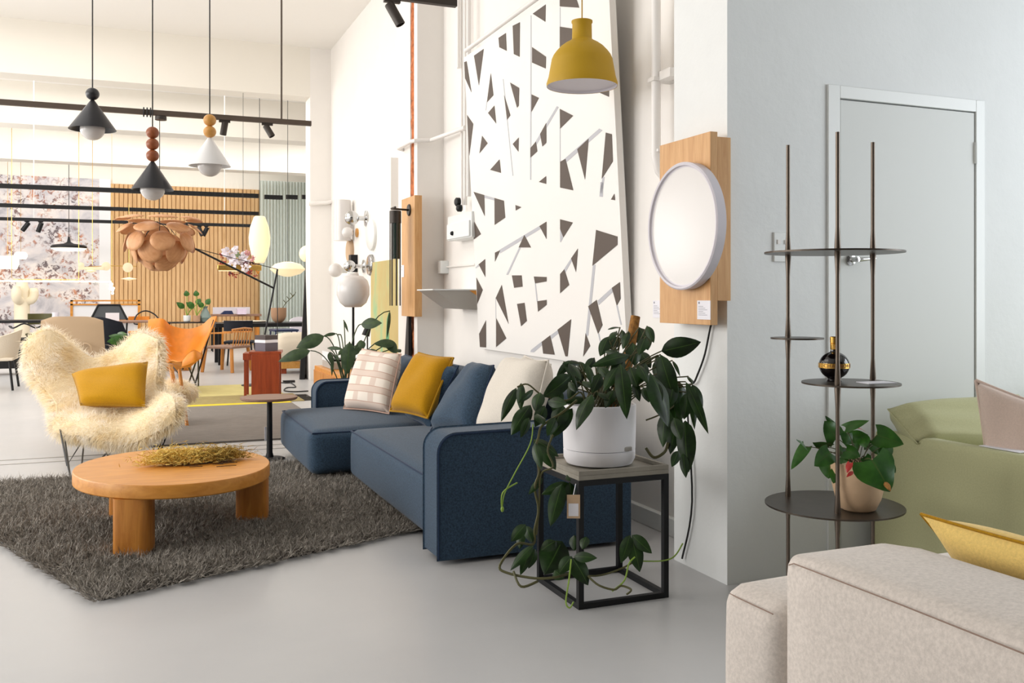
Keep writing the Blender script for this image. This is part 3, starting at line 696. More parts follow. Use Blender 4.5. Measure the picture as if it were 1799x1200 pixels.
class Leaves(MB):
    def __init__(s): super().__init__(); s.uvl = []
    def leaf(s, a, b, w, n=None, droop=.1, fold=.15, peak=.38, heart=False, nl=9):
        a, b = Vector(a), Vector(b); ax = b-a; L = ax.length
        if n is None:
            v = (C0-(a+b)/2).normalized(); n = v+Vector((random.uniform(-.6, .6), random.uniform(-.6, .6), random.uniform(-.1, .8)))
        n = (Vector(n)-ax.normalized()*Vector(n).dot(ax.normalized())).normalized(); sd_ = ax.normalized().cross(n); vs = []; fs = []; W = 4
        for i in range(nl+1):
            t = i/nl; e = math.log(.5)/math.log(peak)
            hw = w/2*max(0, math.sin(math.pi*min(1, t**e)))**.85*(1 if t < .8 else 1)
            c = a+ax*t+n*(math.sin(math.pi*t)*droop*L)
            for j in range(W+1):
                q = (j-W/2)/(W/2)
                back = -.18*L*abs(q)**1.5*(1-t)**3 if heart else 0
                if heart: hh = w/2*max(0, math.sin(math.pi*min(1, (.12+.88*t)**e)))**.8
                else: hh = hw
                wav = .03*w*math.sin(t*9+j*2+L*50)
                vs.append(c+sd_*hh*q+ax.normalized()*back-n*(fold*hh*abs(q)*1.1)+n*wav*abs(q)); s.uvl.append((j/W, t))
        for i in range(nl):
            for j in range(W): k = i*(W+1)+j; fs.append((k, k+1, k+W+2, k+W+1))
        s.add(vs, fs)
def zc(ox, oy, s): return lambda x, y, D: PD(ox+x*s, oy+y*s, D)
z2 = zc(860, 540, .23333); z3 = zc(860, 780, .26667)
LV = Leaves()
L2 = [(985,150,900,160,45),(1000,170,1020,290,50),(960,180,905,240,50),(990,230,895,300,75),(900,220,840,350,85),(870,330,1000,355,45),(1130,150,1190,300,140),(1190,140,1235,250,60),
(1295,330,1568,260,145),(1080,265,1095,420,120),(1060,360,788,432,85),(1210,490,1335,860,200),(990,430,1032,800,115),(965,450,870,612,85),(1290,355,1395,690,130),(1330,480,1410,690,95),(1380,400,1432,505,28),(1270,360,1268,455,45),
(740,430,765,560,55),(690,425,560,415,45),(620,400,515,505,60),(600,420,685,530,75),(560,410,662,615,45),(660,410,745,485,55),(620,510,422,655,125),(600,560,645,625,45),(840,500,778,625,85),(820,560,905,625,60),
(775,655,665,892,115),(760,690,560,712,65),(240,570,238,755,65),(205,605,98,832,75),(335,622,228,705,45),(385,640,350,765,95),(312,735,178,935,120),(300,830,240,962,65),(440,705,575,722,85),(560,740,500,885,125),(625,760,470,965,105),(360,800,405,872,85),
(1480,560,1635,912,75),(1440,570,1440,825,135),(1530,580,1592,765,85),(1500,600,1542,885,65),(1340,760,1310,1022,115),(1420,790,1368,1072,115),(1475,850,1500,1200,140),(1425,1080,1378,1185,65),(1460,1100,1480,1262,65),(1500,520,1525,565,45),
(330,995,505,1105,95),(340,1020,392,1198,75),(400,1060,492,1202,95),(900,480,960,600,70),(1120,430,1190,560,80),(830,450,900,520,70),(1000,560,1060,680,70),(1090,560,1130,690,60),(1160,600,1200,700,60),(700,560,800,600,60),(820,640,900,690,50),(900,380,820,500,90),(1010,380,930,520,90),(1130,330,1210,440,90),(1060,450,1110,580,110),(1180,420,1120,560,90),(880,560,800,680,90),(940,620,880,740,80),(1240,560,1290,720,90),(1250,400,1330,560,110),(1390,560,1350,740,100),(1360,640,1400,820,100),(1500,640,1470,820,100),(1390,830,1440,980,90),(540,620,480,760,90),(420,740,350,880,90),(500,830,440,950,80),(700,480,650,600,70),(790,380,720,470,60),(950,300,900,400,70),(1050,180,1010,300,60),(1180,220,1130,340,80),(650,560,600,680,70)]
for k, (x0, y0, x1, y1, w_) in enumerate(L2):
    D0 = 3.72+.14*math.sin(k*2.4); 
    if x0 < 700: D0 = 3.66+.1*math.sin(k*1.7)
    if x0 > 1280: D0 = 3.72+.09*math.sin(k*1.7)
    if y0 < 420: D0 += .08
    if 950 < x0 < 1250 and y0 > 400: D0 = 3.62+.03*math.sin(k)
    if k == 12: D0 = 3.58
    LV.leaf(z2(x0, y0, D0), z2(x1+(x1-x0)*.1, y1+(y1-y0)*.1+8, D0-.05), w_*.23333*D0/FPX*1.08, droop=.09, fold=.28, peak=.42)
L3 = [(350,225,258,335,42),(520,258,342,335,65),(480,262,402,545,95),(530,250,542,432,75),(510,205,565,240,60),(240,530,142,645,70),(242,540,288,655,60),(215,560,200,695,60),(292,668,138,835,60),(272,680,204,865,62),(302,690,258,822,60),
(480,640,362,862,180),(440,640,338,705,80),(560,600,560,705,62),(640,610,612,695,60),(545,740,458,855,80),(556,742,712,752,62),(548,750,652,932,105),(430,832,492,892,80),(940,600,1073,722,72),(940,622,992,845,92),(928,600,868,785,72)]
for k, (x0, y0, x1, y1, w_) in enumerate(L3):
    D0 = 3.62+.06*math.sin(k*2.1)
    if k == 11: D0 = 3.78
    if 14 < k < 18: D0 = 3.52
    if k > 18: D0 = 3.6
    LV.leaf(z3(x0, y0, D0), z3(x1, y1, D0-.03), w_*.26667*D0/FPX*1.15, droop=.08, fold=.25, peak=.42)
LV.build('foliage', M_leaf, pp, uvs=LV.uvl, smooth=80)
m = mb()
crown = PC+Vector((0, 0, PZ0+.23))
for k, (x0, y0, x1, y1, w_) in enumerate(L2):
    if y0 < 700 and k % 1 == 0 and x0 > 520:
        D0 = 3.8; e = z2(x0, y0, 3.74); s_ = crown+Vector((random.uniform(-.08, .08), random.uniform(-.08, .05), 0))
        m.tube(bez(s_, (s_+e)/2+Vector((0, 0, .06)), e, 7), .0028, 5)
m.build('stems', M_stem, pp)
VM = M_stem
def vine(pts, r): mb().tube(smooth_path(pts, 5), r, 6).build('vine', VM, pp)
vine([crown+Vector((-.08, -.04, 0)), z2(690, 640, 3.7), z2(580, 700, 3.68), z2(400, 660, 3.66), z2(290, 580, 3.66), z2(210, 600, 3.66)], .0035)
vine([z2(660, 700, 3.66), z2(540, 800, 3.64), z2(400, 890, 3.62), z2(370, 980, 3.62), z3(300, 60, 3.6), z3(330, 180, 3.6), z3(300, 290, 3.6), z3(325, 430, 3.6), z3(300, 560, 3.6), z3(290, 660, 3.6), z3(180, 660, 3.58), z3(70, 800, 3.55), z3(120, 850, 3.53), z3(300, 885, 3.5), z3(430, 880, 3.5), z3(540, 850, 3.55)], .005)
vine([z2(480, 960, 3.62), z2(440, 1080, 3.6), z3(420, 150, 3.58), z3(340, 200, 3.6), z3(330, 400, 3.6), z3(310, 600, 3.6)], .004)
vine([z3(160, 840, 3.52), z3(210, 940, 3.48), z3(320, 905, 3.5)], .005)
vine([z3(650, 870, 3.5), z3(720, 930, 3.47), z3(820, 960, 3.46), z3(870, 935, 3.47), z3(935, 960, 3.45), z3(905, 992, 3.44)], .004)
vine([z3(540, 850, 3.55), z3(700, 870, 3.56), z3(850, 830, 3.6), z3(950, 780, 3.6), z3(1000, 772, 3.6)], .0035)
vine([z2(1180, 1060, 3.78), z2(1240, 1130, 3.76), z2(1320, 1090, 3.76), z2(1345, 1020, 3.75)], .006)
vine([z2(1180, 850, 3.8), z2(1300, 800, 3.78), z2(1410, 720, 3.76), z2(1450, 580, 3.76)], .0035)
VM = M_stemg; m = mb()
vine([z2(330, 880, 3.6), z3(270, 0, 3.58), z3(170, 190, 3.56), z3(100, 330, 3.55), z3(85, 430, 3.55)], .0025)
vine([z3(185, 255, 3.56), z3(90, 320, 3.55), z3(82, 420, 3.55)], .003)
m.ball(z3(86, 430, 3.55), .007, 1.6, 8, 6); m.build('leaf_bud', M_stemg, pp)
vine([z3(540, 760, 3.5), z3(525, 900, 3.46), z3(505, 1040, 3.42), z3(530, 1080, 3.41), z3(555, 1040, 3.42)], .003)
vine([z3(960, 745, 3.5), z3(920, 790, 3.49), z3(890, 900, 3.48), z3(810, 970, 3.46)], .003)
vine([z3(1000, 772, 3.6), z3(1140, 770, 3.62), z3(1220, 740, 3.64), z3(1275, 655, 3.66)], .0028)

# ================================================================== ART BOARD
zb = .86; kx = .057
def AP(px, py, off=0):
    r_ = ray(px, py); n = Vector((1, 0, kx)); p0 = Vector((2.5-off, 0, .80)); t = (p0-C0).dot(n)/r_.dot(n); return C0+r_*t
bl, br, tl = AP(842, 611), AP(1103, 638), AP(817, 106)
yR = (AP(1103, 638).y+AP(1070, 5).y)/2; yL = (bl.y+tl.y)/2; zB = bl.z; zT = tl.z+.02
def onart(y, z, off=0): return Vector((2.5-kx*(z-.80)-off, y, z))
art = thing('wall_art_board', (2.5, (yL+yR)/2, zB), 'large white art board painted with dark angular shards, leaning out from the wall', 'artwork')
m = mb(); m.prism([onart(yR, zB), onart(yL, zB), onart(yL, zT), onart(yR, zT)], (.04, 0, 0)); m.build('board', M_artwhite, art, smooth=0, bevel=.003)
zA = zc(780, 0, .2834); zBm = zc(780, 320, .2834)
def poly(lst, z_, mm_, off, th=.0012):
    for pl in lst:
        P = []
        for (x, y) in pl:
            px, py = 780+x*.2834, (0 if z_ == 'A' else 320)+y*.2834
            p = AP(px, py, off); p.y = max(yR+.004, min(yL-.004, p.y)); zc_ = max(zB+.003, min(zT-.003, p.z)); p = onart(p.y, zc_, off); P.append(p)
        mm_.prism(P, (-th, 0, 0))
GA = [[(702,658),(714,664),(548,945),(538,930)],[(965,797),(985,808),(765,1003),(728,1003)],[(985,1100),(998,1095),(985,1200),(968,1200)],[(266,635),(269,635),(263,685),(260,685)],[(367,490),(371,490),(432,1090),(427,1090)],[(539,95),(545,95),(543,1115),(536,1115)],[(720,45),(724,45),(725,165),(720,165)],[(720,790),(724,790),(725,1005),(720,1005)]]
GB = [[(252,80),(315,98),(315,114),(252,98)],[(593,272),(602,290),(350,442),(345,420)],[(470,400),(480,402),(400,575),(388,575)],[(790,473),(796,487),(754,562),(746,540)],[(722,290),(742,342),(728,372),(722,372)],[(925,515),(942,512),(897,950),(880,960)],[(1043,655),(1048,682),(962,762),(955,735)],[(1070,765),(1079,765),(1105,885),(1097,885)],[(706,918),(712,938),(670,972),(662,950)],[(608,988),(613,1008),(560,1055),(538,1053),(542,1040)],[(957,940),(965,938),(978,1005),(972,1005)],[(565,628),(572,628),(584,740),(577,740)],[(197,530),(217,508),(219,522),(200,535)],[(321,718),(324,718),(326,842),(323,842)],[(972,0),(990,0),(987,92),(966,90)]]
m = mb(); poly(GA, 'A', m, .0002, .001); poly(GB, 'B', m, .0002, .001); m.build('painted_grey_bands', M_greypaint, art, smooth=0)
DA = [[(720,-30),(815,-30),(840,48),(720,40)],[(552,85),(632,28),(630,135)],[(428,160),(472,138),(470,352),(435,335)],[(340,235),(385,205),(390,315),(345,293)],[(188,345),(248,303),(218,528)],[(120,390),(142,380),(172,572),(125,490)],[(720,165),(830,182),(800,300),(720,315)],[(548,292),(634,352),(632,425),(548,388)],[(292,455),(308,590),(268,635)],[(412,512),(468,545),(465,655),(455,668)],[(375,590),(413,715),(393,742)],[(545,585),(590,607),(543,695)],[(960,572),(1025,560),(1024,600)],[(314,655),(325,765),(275,700)],[(720,675),(803,717),(722,797)],[(142,715),(183,768),(158,965)],[(238,842),(272,888),(222,950)],[(465,853),(463,940),(428,893)],[(636,762),(636,885),(612,908),(598,830)],[(572,878),(580,938),(538,977),(538,918)],[(898,860),(876,1112),(828,925)],[(1005,822),(1042,832),(1048,1000),(980,1108)],[(722,1003),(755,985),(803,1180),(722,1163)],[(346,988),(355,1072),(288,1053)],[(635,1092),(635,1140),(590,1128)]]
DB = [[(185,60),(252,80),(254,210)],[(315,98),(373,115),(381,220),(316,265)],[(445,142),(482,155),(447,176)],[(180,228),(231,322),(187,355)],[(637,245),(637,352),(594,272)],[(500,328),(541,405),(465,405)],[(722,230),(800,250),(742,342),(722,290)],[(350,422),(318,492),(318,437)],[(945,296),(1077,337),(1077,388),(922,518)],[(832,412),(820,556),(790,473)],[(257,477),(258,588),(217,510)],[(748,540),(778,637),(722,688),(722,570)],[(423,578),(483,578),(489,648),(437,655)],[(559,585),(638,588),(638,615),(567,628)],[(203,592),(242,668),(208,755)],[(360,637),(402,878),(323,718)],[(1092,620),(1096,722),(1073,765),(1043,655)],[(580,738),(638,730),(638,760),(585,803)],[(455,755),(501,748),(515,860),(480,893)],[(948,730),(984,885),(957,940),(896,770)],[(262,857),(263,1025),(225,1022),(220,940)],[(325,842),(388,968),(325,1022)],[(790,850),(768,1080),(755,1080),(706,915)],[(660,950),(688,1070),(617,1063),(608,990)],[(880,937),(908,1015),(865,1080)],[(1058,72),(1062,112),(1037,108)]]
m = mb(); poly(DA, 'A', m, .0015); poly(DB, 'B', m, .0015); m.build('painted_dark_shards', M_darkpaint, art, smooth=0)

# ================================================================== YELLOW PENDANT
D = 4.8; c = PD(1023, 150, D); s = D/FPX
yp = thing('pendant_lamp', (c.x, c.y, c.z), 'mustard yellow bell-shaped silicone pendant hanging in front of the shard art board', 'pendant lamp')
def zz_(py): return (150-py)*s
prof = [(62*s, zz_(152)), (62.5*s, zz_(147)), (59*s, zz_(136)), (54*s, zz_(108)), (53.5*s, zz_(105)), (50.5*s, zz_(98)), (45.5*s, zz_(91)), (38*s, zz_(83)), (30*s, zz_(77)), (21*s, zz_(72)), (17.5*s, zz_(69)), (17*s, zz_(42)), (18.5*s, zz_(40)), (18.5*s, zz_(37)), (15*s, zz_(36)), (1e-5, zz_(36))]
mb().lathe(prof, c, 56, None, True).build('lamp_shade', M_yell, yp, smooth=50)
mb().lathe([(61.5*s, zz_(151.5)), (57*s, zz_(136)), (52*s, zz_(108)), (42*s, zz_(91)), (1e-5, zz_(80))], c, 56, None, True).build('shade_lining', M_yellin, yp, smooth=80)
mb().lathe([(60*s, zz_(147)), (1e-5, zz_(146))], c, 48).build('diffuser', M_yellin, yp)
mb().tube([c+Vector((0, 0, zz_(36))), (c.x, c.y, CH)], .0035, 8).build('cord', M_yell, yp)

# ================================================================== CONE PENDANTS
def cone_lamp(px, ytop, r_bead, beads, conetop, conebot, wpx, D, mcone, mbead, label, beadname='bead'):
    s = D/FPX; c = PD(px, conebot, D)
    t = thing('cone_pendant_lamp', (c.x, c.y, c.z), label, 'pendant lamp', 'cone pendants below the beam')
    hh = (conebot-conetop)*s
    mb().lathe([(wpx*s, 0), (wpx*s, .002), (r_bead*.28*s, hh), (1e-5, hh+.002)], c, 48, None, True).build('lamp_shade', mcone, t)
    mb().lathe([(wpx*s*.985, .001), (r_bead*.26*s, hh-.006), (1e-5, hh-.006)], c, 48, None, True).build('shade_lining', mcone, t)
    mb().ball(c+Vector((0, 0, .004)), 20.5*s, .95).build('globe_bulb', M_opal, t)
    z = hh
    for k in range(beads):
        mb().ball(c+Vector((0, 0, z+r_bead*s*.95)), r_bead*s, .95).build(beadname, mbead, t); z += 2*r_bead*s*.92
    mb().tube([c+Vector((0, 0, z)), (c.x, c.y, CH)], .004, 8).build('cord', M_cord, t)
cone_lamp(163, 0, 11.5, 1, 176, 228, 39, 6.0, M_blackcone, M_blackcone, 'black cone pendant topped by one black ball, leftmost of the cone pendants')
cone_lamp(268.5, 0, 11, 3, 284, 334, 35.5, 5.9, M_blackcone, M_bead1, 'black cone pendant topped by three dark wooden beads')
cone_lamp(369, 0, 11, 2, 242, 292, 35.5, 6.0, M_whitecone, M_bead2, 'white cone pendant topped by two pale wooden beads')

# ================================================================== TRACKS AND SPOTS
TRK = 2.88
def spot(c, aim, L, r, mat, par=None, drop=.06, label=None, group=None):
    """cylinder spotlight hung under a track: box, stem, barrel"""
    c = Vector(c); aim = Vector(aim).normalized()
    t = thing('spotlight', c-Vector((0, 0, drop)), label, 'spotlight', group)
    mb().box(c.x-.05, c.x+.05, c.y-.014, c.y+.014, c.z-.022, c.z).build('adapter', mat, t)
    mb().tube([c-Vector((0, 0, .022)), c-Vector((0, 0, drop))], .008, 8).build('stem', mat, t)
    p = c-Vector((0, 0, drop)); a = p-aim*L*.25; b_ = p+aim*L*.75
    q = aim.to_track_quat('Z', 'Y').to_matrix()
    mb().lathe([(r*.9, 0), (r, .004), (r, L-.002), (r*.86, L), (r*.8, L-.02), (1e-5, L-.02)], a, 20, q).build('barrel', mat, t)
Pn = PD(802, 4, 5.77); ty = Pn.y
tr = thing('lighting_track', (0, ty, Pn.z), 'black ceiling lighting track above the sofa, nearest the camera', 'lighting track')
mb().box(-4.5, Pn.x, ty-.02, ty+.02, Pn.z-.03, Pn.z+.03).build('rail', M_bronze, tr, smooth=0)
for x in (-3.5, -.5, 1.9): mb().tube([(x, ty, Pn.z+.03), (x, ty, CH)], .008, 8).build('hanger_rod', M_bronze, tr)
sp_ = PY(689, 8, ty); spot((sp_.x, ty, Pn.z-.03), (.45*RT.x+.0, .45*RT.y, -.8), .145, .03, M_bronze, label='black cylinder spotlight on the nearest track, in front of the brick strip')
def track(pL, pR, y, mat, label, th=.035, xl=None, name='lighting_track'):
    a, b_ = PY(*pL, y), PY(*pR, y); z = (a.z+b_.z)/2; x0 = xl if xl is not None else a.x-2.5
    t = thing(name, (a.x, y, z), label, 'lighting track'); mb().box(x0, b_.x, y-th/2, y+th/2, z-th/2, z+th/2).build('rail', mat, t, smooth=0); return t, z, x0, b_.x
y1 = PD(547, 213, 8.9).y
t1, z1, xa, xb = track((0, 184), (547, 213), y1, M_track, 'brown-black track with two spotlights behind the cone pendants', .045)
for px in (-60, 495): q = PY(px, 208, y1); mb().tube([(q.x, y1, z1), (q.x, y1, CH)], .009, 8).build('hanger_rod', M_track, t1)
q = PY(283, 208, y1); mb().lathe([(.05, -.062), (.05, -.03), (.02, -.024)], (q.x, y1, z1), 20).build('cord_canopy', M_bronze, t1)
m = mb()
for px in (253, 259, 265): q = PY(px, 200, y1); m.tube([(q.x+.028*math.cos(a)*0, y1+.038*math.cos(a), z1+.038*math.sin(a)) for a in [i*.63 for i in range(11)]], .007, 6)
m.build('coiled_cord', M_cord, t1)
for px, ax in ((395, -.15), (470, .55)):
    q = PY(px, 212, y1); spot((q.x, y1, z1-.0225), (ax*RT.x, ax*RT.y, -.9), .12, .03, M_bronze, drop=.05, label=('small upright spotlight beside the white cone pendant' if px == 395 else 'slanted spotlight near the right end of the brown-black track'))
tb = []
for (pl, pr, D, lab) in (((0, 327), (455, 344), 15.8, 'black track rail across the back room, uppermost of the three'), ((0, 362), (455, 374), 18.8, 'black track rail across the back room, middle of the three'), ((0, 385), (443, 396), 22.2, 'black track rail across the back room, lowest of the three')):
    yy = PD(pr[0], pr[1], D).y; tt_ = track(pl, pr, yy, M_black, lab, .07); tb.append((tt_, yy))
    for px in (60, 395): q = PY(px, 350, yy); mb().tube([(q.x, yy, tt_[1]+.035), (q.x, yy, CH)], .008, 6).build('hanger_rod', M_trim, tt_[0])
yy = tb[0][1]; t_, z_, _, _ = tb[0][0]
for px0, px1 in ((465, 497), (503, 523), (531, 543)):
    a, b_ = PY(px0, 346, yy), PY(px1, 346, yy); mb().box(a.x, b_.x, yy-.035, yy+.035, a.z-.035, a.z+.035).build('rail_segment', M_black, t_, smooth=0)
yy = tb[2][1]; z_ = tb[2][0][1]
for k, (px, ax, lab) in enumerate(((48, -.7, 'tiny spotlight slanting left, left of the black disc pendant'), (72, -.35, 'tiny spotlight hanging straighter, left of the black disc pendant'), (351, .4, 'tiny spotlight left of the pair, right of the petal pendant'), (363, -.45, 'tiny spotlight right of the pair, right of the petal pendant'))):
    q = PY(px, 390, yy); spot((q.x, yy, z_-.035), (ax*RT.x, ax*RT.y, -.9), .22, .05, M_black, drop=.08, label=lab)

# ================================================================== PETAL PENDANT (veneer)
D = 8.5; c = PD(281, 424, D); s = D/FPX
pl_ = thing('petal_pendant_lamp', (c.x, c.y, c.z-.22), 'large pendant made of overlapping pale wooden petals', 'pendant lamp')
def petal(ctr, nrm, upv, wd, ht, dome):
    m = mb(); nrm = Vector(nrm).normalized(); upv = (Vector(upv)-nrm*Vector(upv).dot(nrm)).normalized(); sx_ = upv.cross(nrm); vs = [Vector(ctr)+nrm*dome]; fs = []
    K = 20
    for r_ in (.35, .7, 1):
        for k in range(K): a = 2*math.pi*k/K; vs.append(Vector(ctr)+sx_*math.cos(a)*wd/2*r_+upv*math.sin(a)*ht/2*r_+nrm*dome*(1-r_*r_))
    for k in range(K): fs.append((0, 1+k, 1+(k+1) % K))
    for q in range(2):
        for k in range(K): fs.append((1+q*K+k, 1+(q+1)*K+k, 1+(q+1)*K+(k+1) % K, 1+q*K+(k+1) % K))
    m.add(vs, fs); o = m.build('petal', M_veneer, pl_, smooth=80); sm = o.modifiers.new('thick', 'SOLIDIFY'); sm.thickness = .003; return o
ph0 = math.atan2(-FW.y, -FW.x)
for (phi, n, off, wd, ht, R_, zr, tilt) in ((10, 1, 0, .21, .20, .17, .25, 0), (38, 4, .5, .20, .20, .21, .25, 4), (62, 6, 0, .225, .21, .25, .22, 6), (86, 7, .5, .215, .19, .28, .12, 16), (106, 7, 0, .23, .16, .32, .42, 40), (122, 7, .5, .26, .14, .37, .38, 70)):
    for k in range(n):
        th = ph0+2*math.pi*(k+off)/n; p_ = math.radians(phi)
        ctr = c+Vector((R_*math.sin(p_)*math.cos(th), R_*math.sin(p_)*math.sin(th), -zr*math.cos(p_)))
        nn_ = math.radians(90-phi+0*tilt); out = Vector((math.cos(th), math.sin(th), 0)); tl_ = math.radians(min(88, phi+tilt)-0)
        nrm = out*math.sin(p_)*math.cos(math.radians(tilt))+Vector((0, 0, -math.cos(p_)*.8+math.sin(math.radians(tilt))*1.2))
        petal(ctr, nrm, Vector((0, 0, 1))+out*.3, wd, ht, .02)
mb().ball(c+Vector((0, 0, -.02)), .075).build('globe_bulb', M_opal, pl_)
m = mb(); q = PY(281, 212, y1); m.tube([c+Vector((0, 0, .0)), c+Vector((0, 0, .5)), (q.x, y1, z1-.06)], .0035, 6)
for k in range(6): a = k*1.05; m.tube(bez(c+Vector((0, 0, .16)), c+Vector((.12*math.cos(a), .12*math.sin(a), .16)), c+Vector((.24*math.cos(a), .24*math.sin(a), .05)), 5), .003, 5)
m.build('cord_and_ribs', M_cord, pl_)

# ================================================================== STEEL DISPLAY RACK
rk_c = PD(1465, 887, 3.45)
rack = thing('display_rack', (rk_c.x, rk_c.y, 0), 'tall gunmetal display rack with three poles and round steel shelves before the door', 'shelf rack')
poles = [(1385, 255, 3.58), (1472, 232, 3.30), (1534, 250, 3.52)]
RZ = [.432, .885, 1.042, 1.365]     # shelf heights
joints = {0: [.432, 1.042, 1.365], 1: [.432, .885, 1.365], 2: [.432, .885, 1.365]}
for k, (px, py, D) in enumerate(poles):
    p = PD(px, 522, D); zt = H+(HY-py)/FPX*D; r = .0072; prof = [(r, 0)]
    for zj in joints[k]: prof += [(r, zj-.085), (r*1.55, zj-.008), (r*1.3, zj), (r*1.55, zj+.008), (r, zj+.085)]
    prof += [(r, zt), (1e-5, zt)]
    mb().lathe(prof, (p.x, p.y, 0), 16).build('pole', M_steel, rack, smooth=50)
def disc(px0, px1, z, D, mat=M_steeldisc):
    wd = (px1-px0)*D/FPX/1.06/2; c = PD((px0+px1)/2, 522, D)
    mb().lathe([(wd, z-.003), (wd, z+.003)], (c.x, c.y, 0), 64).build('shelf', mat, rack, smooth=30)
    return Vector((c.x, c.y, z+.003)), wd
d0, w0 = disc(1341, 1590, RZ[0], 3.45); d1, w1 = disc(1407, 1583, RZ[1], 3.42); d2, w2 = disc(1353, 1449, RZ[2], 3.58); d3, w3 = disc(1340, 1590, RZ[3], 3.45)
# bottle
D = 3.46; c = PD(1466, 640, D); s = D/FPX; c.z = RZ[1]+.003
bo = thing('round_bottle', c, 'round black glass bottle with gold band and cap on the rack shelf', 'bottle')
R_ = 26*s
m = mb(); m.lathe([(R_*.45, 0), (R_*.5, .003), (R_*.42, .010)]+[(R_*math.cos(a), .010+R_*.9+R_*.93*math.sin(a)) for a in [math.radians(-62+k*8) for k in range(18)]]+[(R_*.25, .010+R_*1.86), (R_*.24, .010+R_*2.0)], c, 40); bg = m.build('glass_body', M_glassblk, bo, smooth=60)
zb_ = .010+R_*.9
mb().lathe([(R_*1.0, zb_-R_*.17), (R_*1.035, zb_-R_*.16), (R_*1.035, zb_+R_*.16), (R_*1.0, zb_+R_*.17)], c, 48).build('gold_band', M_gold, bo)
zc0 = .010+R_*1.95
mb().lathe([(R_*.24, zc0), (R_*.27, zc0+.003), (R_*.27, zc0+R_*.42), (R_*.24, zc0+R_*.45), (R_*.28, zc0+R_*.47), (R_*.28, zc0+R_*.85), (R_*.22, zc0+R_*.9), (1e-5, zc0+R_*.9)], c, 24).build('cap', M_gold, bo)
mb().ball(c+Vector((-FW.x*R_*.25, -FW.y*R_*.25, zc0+R_*.22)), .0035, 1, 10, 6).build('seal', M_bead1, bo)
def text_mesh(body, size):
    cu = bpy.data.curves.new('lettering', 'FONT'); cu.body = body; cu.size = size; cu.extrude = .0003; cu.align_x = 'CENTER'; cu.align_y = 'CENTER'
    o = bpy.data.objects.new('tmp', cu); COL.objects.link(o); dg = bpy.context.evaluated_depsgraph_get(); me = bpy.data.meshes.new_from_object(o.evaluated_get(dg))
    bpy.data.objects.remove(o); return me
word = 'CHAMBORD'; V_ = []; F_ = []; m = mb()
for k, chx in enumerate(word):
    me = text_mesh(chx, R_*.34); ang = ph0+(k-3.5)*math.radians(15)
    out = Vector((math.cos(ang), math.sin(ang), 0)); tan = Vector((-out.y, out.x, 0))
    m.add([c+out*(R_*1.035+.0004+v.co.z)+tan*v.co.x+Vector((0, 0, zb_+v.co.y)) for v in me.vertices], [tuple(p.vertices) for p in me.polygons])
m.build('band_lettering', M_goldtxt, bo, smooth=0)
q = PD(1540, 675, 3.40); q.z = RZ[1]+.003
mb().box(-.06, .06, -.035, .035, 0, .0025, Matrix.Translation(q) @ Matrix.Rotation(.3-YAW, 4, 'Z')).build('price_card', M_paper, loc=q)
tag(bpy.data.objects['price_card'], 'white card lying flat on the rack shelf beside the black bottle', 'card')
# anthurium
za = zc(1360, 700, .18337)
D = 3.36; c = PD(1508, 700, D); c.z = RZ[0]+.003; s = D/FPX
an = thing('potted_anthurium', c, 'small anthurium with red flowers in a cream pot on the bottom rack shelf', 'potted plant')
mb().lathe([(25*s, 0), (30*s, 3*s), (38*s, 20*s), (44*s, 45*s), (47*s, 84*s), (44*s, 84*s), (42*s, 76*s), (1e-5, 76*s)], c, 40).build('pot', M_clay, an)
LA = Leaves(); A_ = [(600,380,480,215,150),(590,290,490,165,50),(690,280,915,213,70),(700,330,690,460,90),(730,370,905,350,110),(990,350,1245,440,150),(960,440,1000,540,110),(1060,460,1080,600,110),(305,462,215,395,60),(300,465,165,685,80),(520,470,370,420,90),(540,520,385,650,130),(540,600,520,770,150),(600,700,570,815,80),(940,590,1110,895,300),(860,440,930,400,80),(690,500,830,560,110),(640,560,710,600,100),(760,440,800,520,80),(870,560,930,620,70),(1110,640,1165,715,60),(660,470,600,560,80),(850,380,880,470,90)]
m2 = mb(); top = c+Vector((0, 0, 78*s))
for k, (x0, y0, x1, y1, w_) in enumerate(A_):
    D0 = D+.05*math.sin(k*2.2); D0 = D-.14 if w_ == 300 else D0
    b0 = za(x0, y0, D0); LA.leaf(b0, za(x1, y1, D0-.03), w_*.18337*D0/FPX*1.45, heart=True, droop=.05, peak=.3)
    if k not in (9,): m2.tube(bez(top+Vector((random.uniform(-.03, .03), random.uniform(-.03, .03), -.01)), (top+b0)/2+Vector((0, 0, .03)), b0, 6), .0016, 5)
LA.build('foliage', M_leaf3, an, uvs=LA.uvl, smooth=80); m2.build('stems', M_stem, an)
LR = Leaves(); LR.leaf(za(860, 310, D-.02), za(765, 285, D-.05), .012, heart=True); LR.leaf(za(730, 620, D-.15), za(700, 715, D-.16), .022, heart=True); LR.leaf(za(760, 700, D-.15), za(695, 755, D-.16), .014)
LR.build('red_flowers', M_redfl, an, uvs=LR.uvl)
LB = Leaves(); LB.leaf(za(1060, 800, D-.17), za(1120, 890, D-.18), .024); LB.build('withered_leaf_tip', M_coir, an, uvs=LB.uvl)

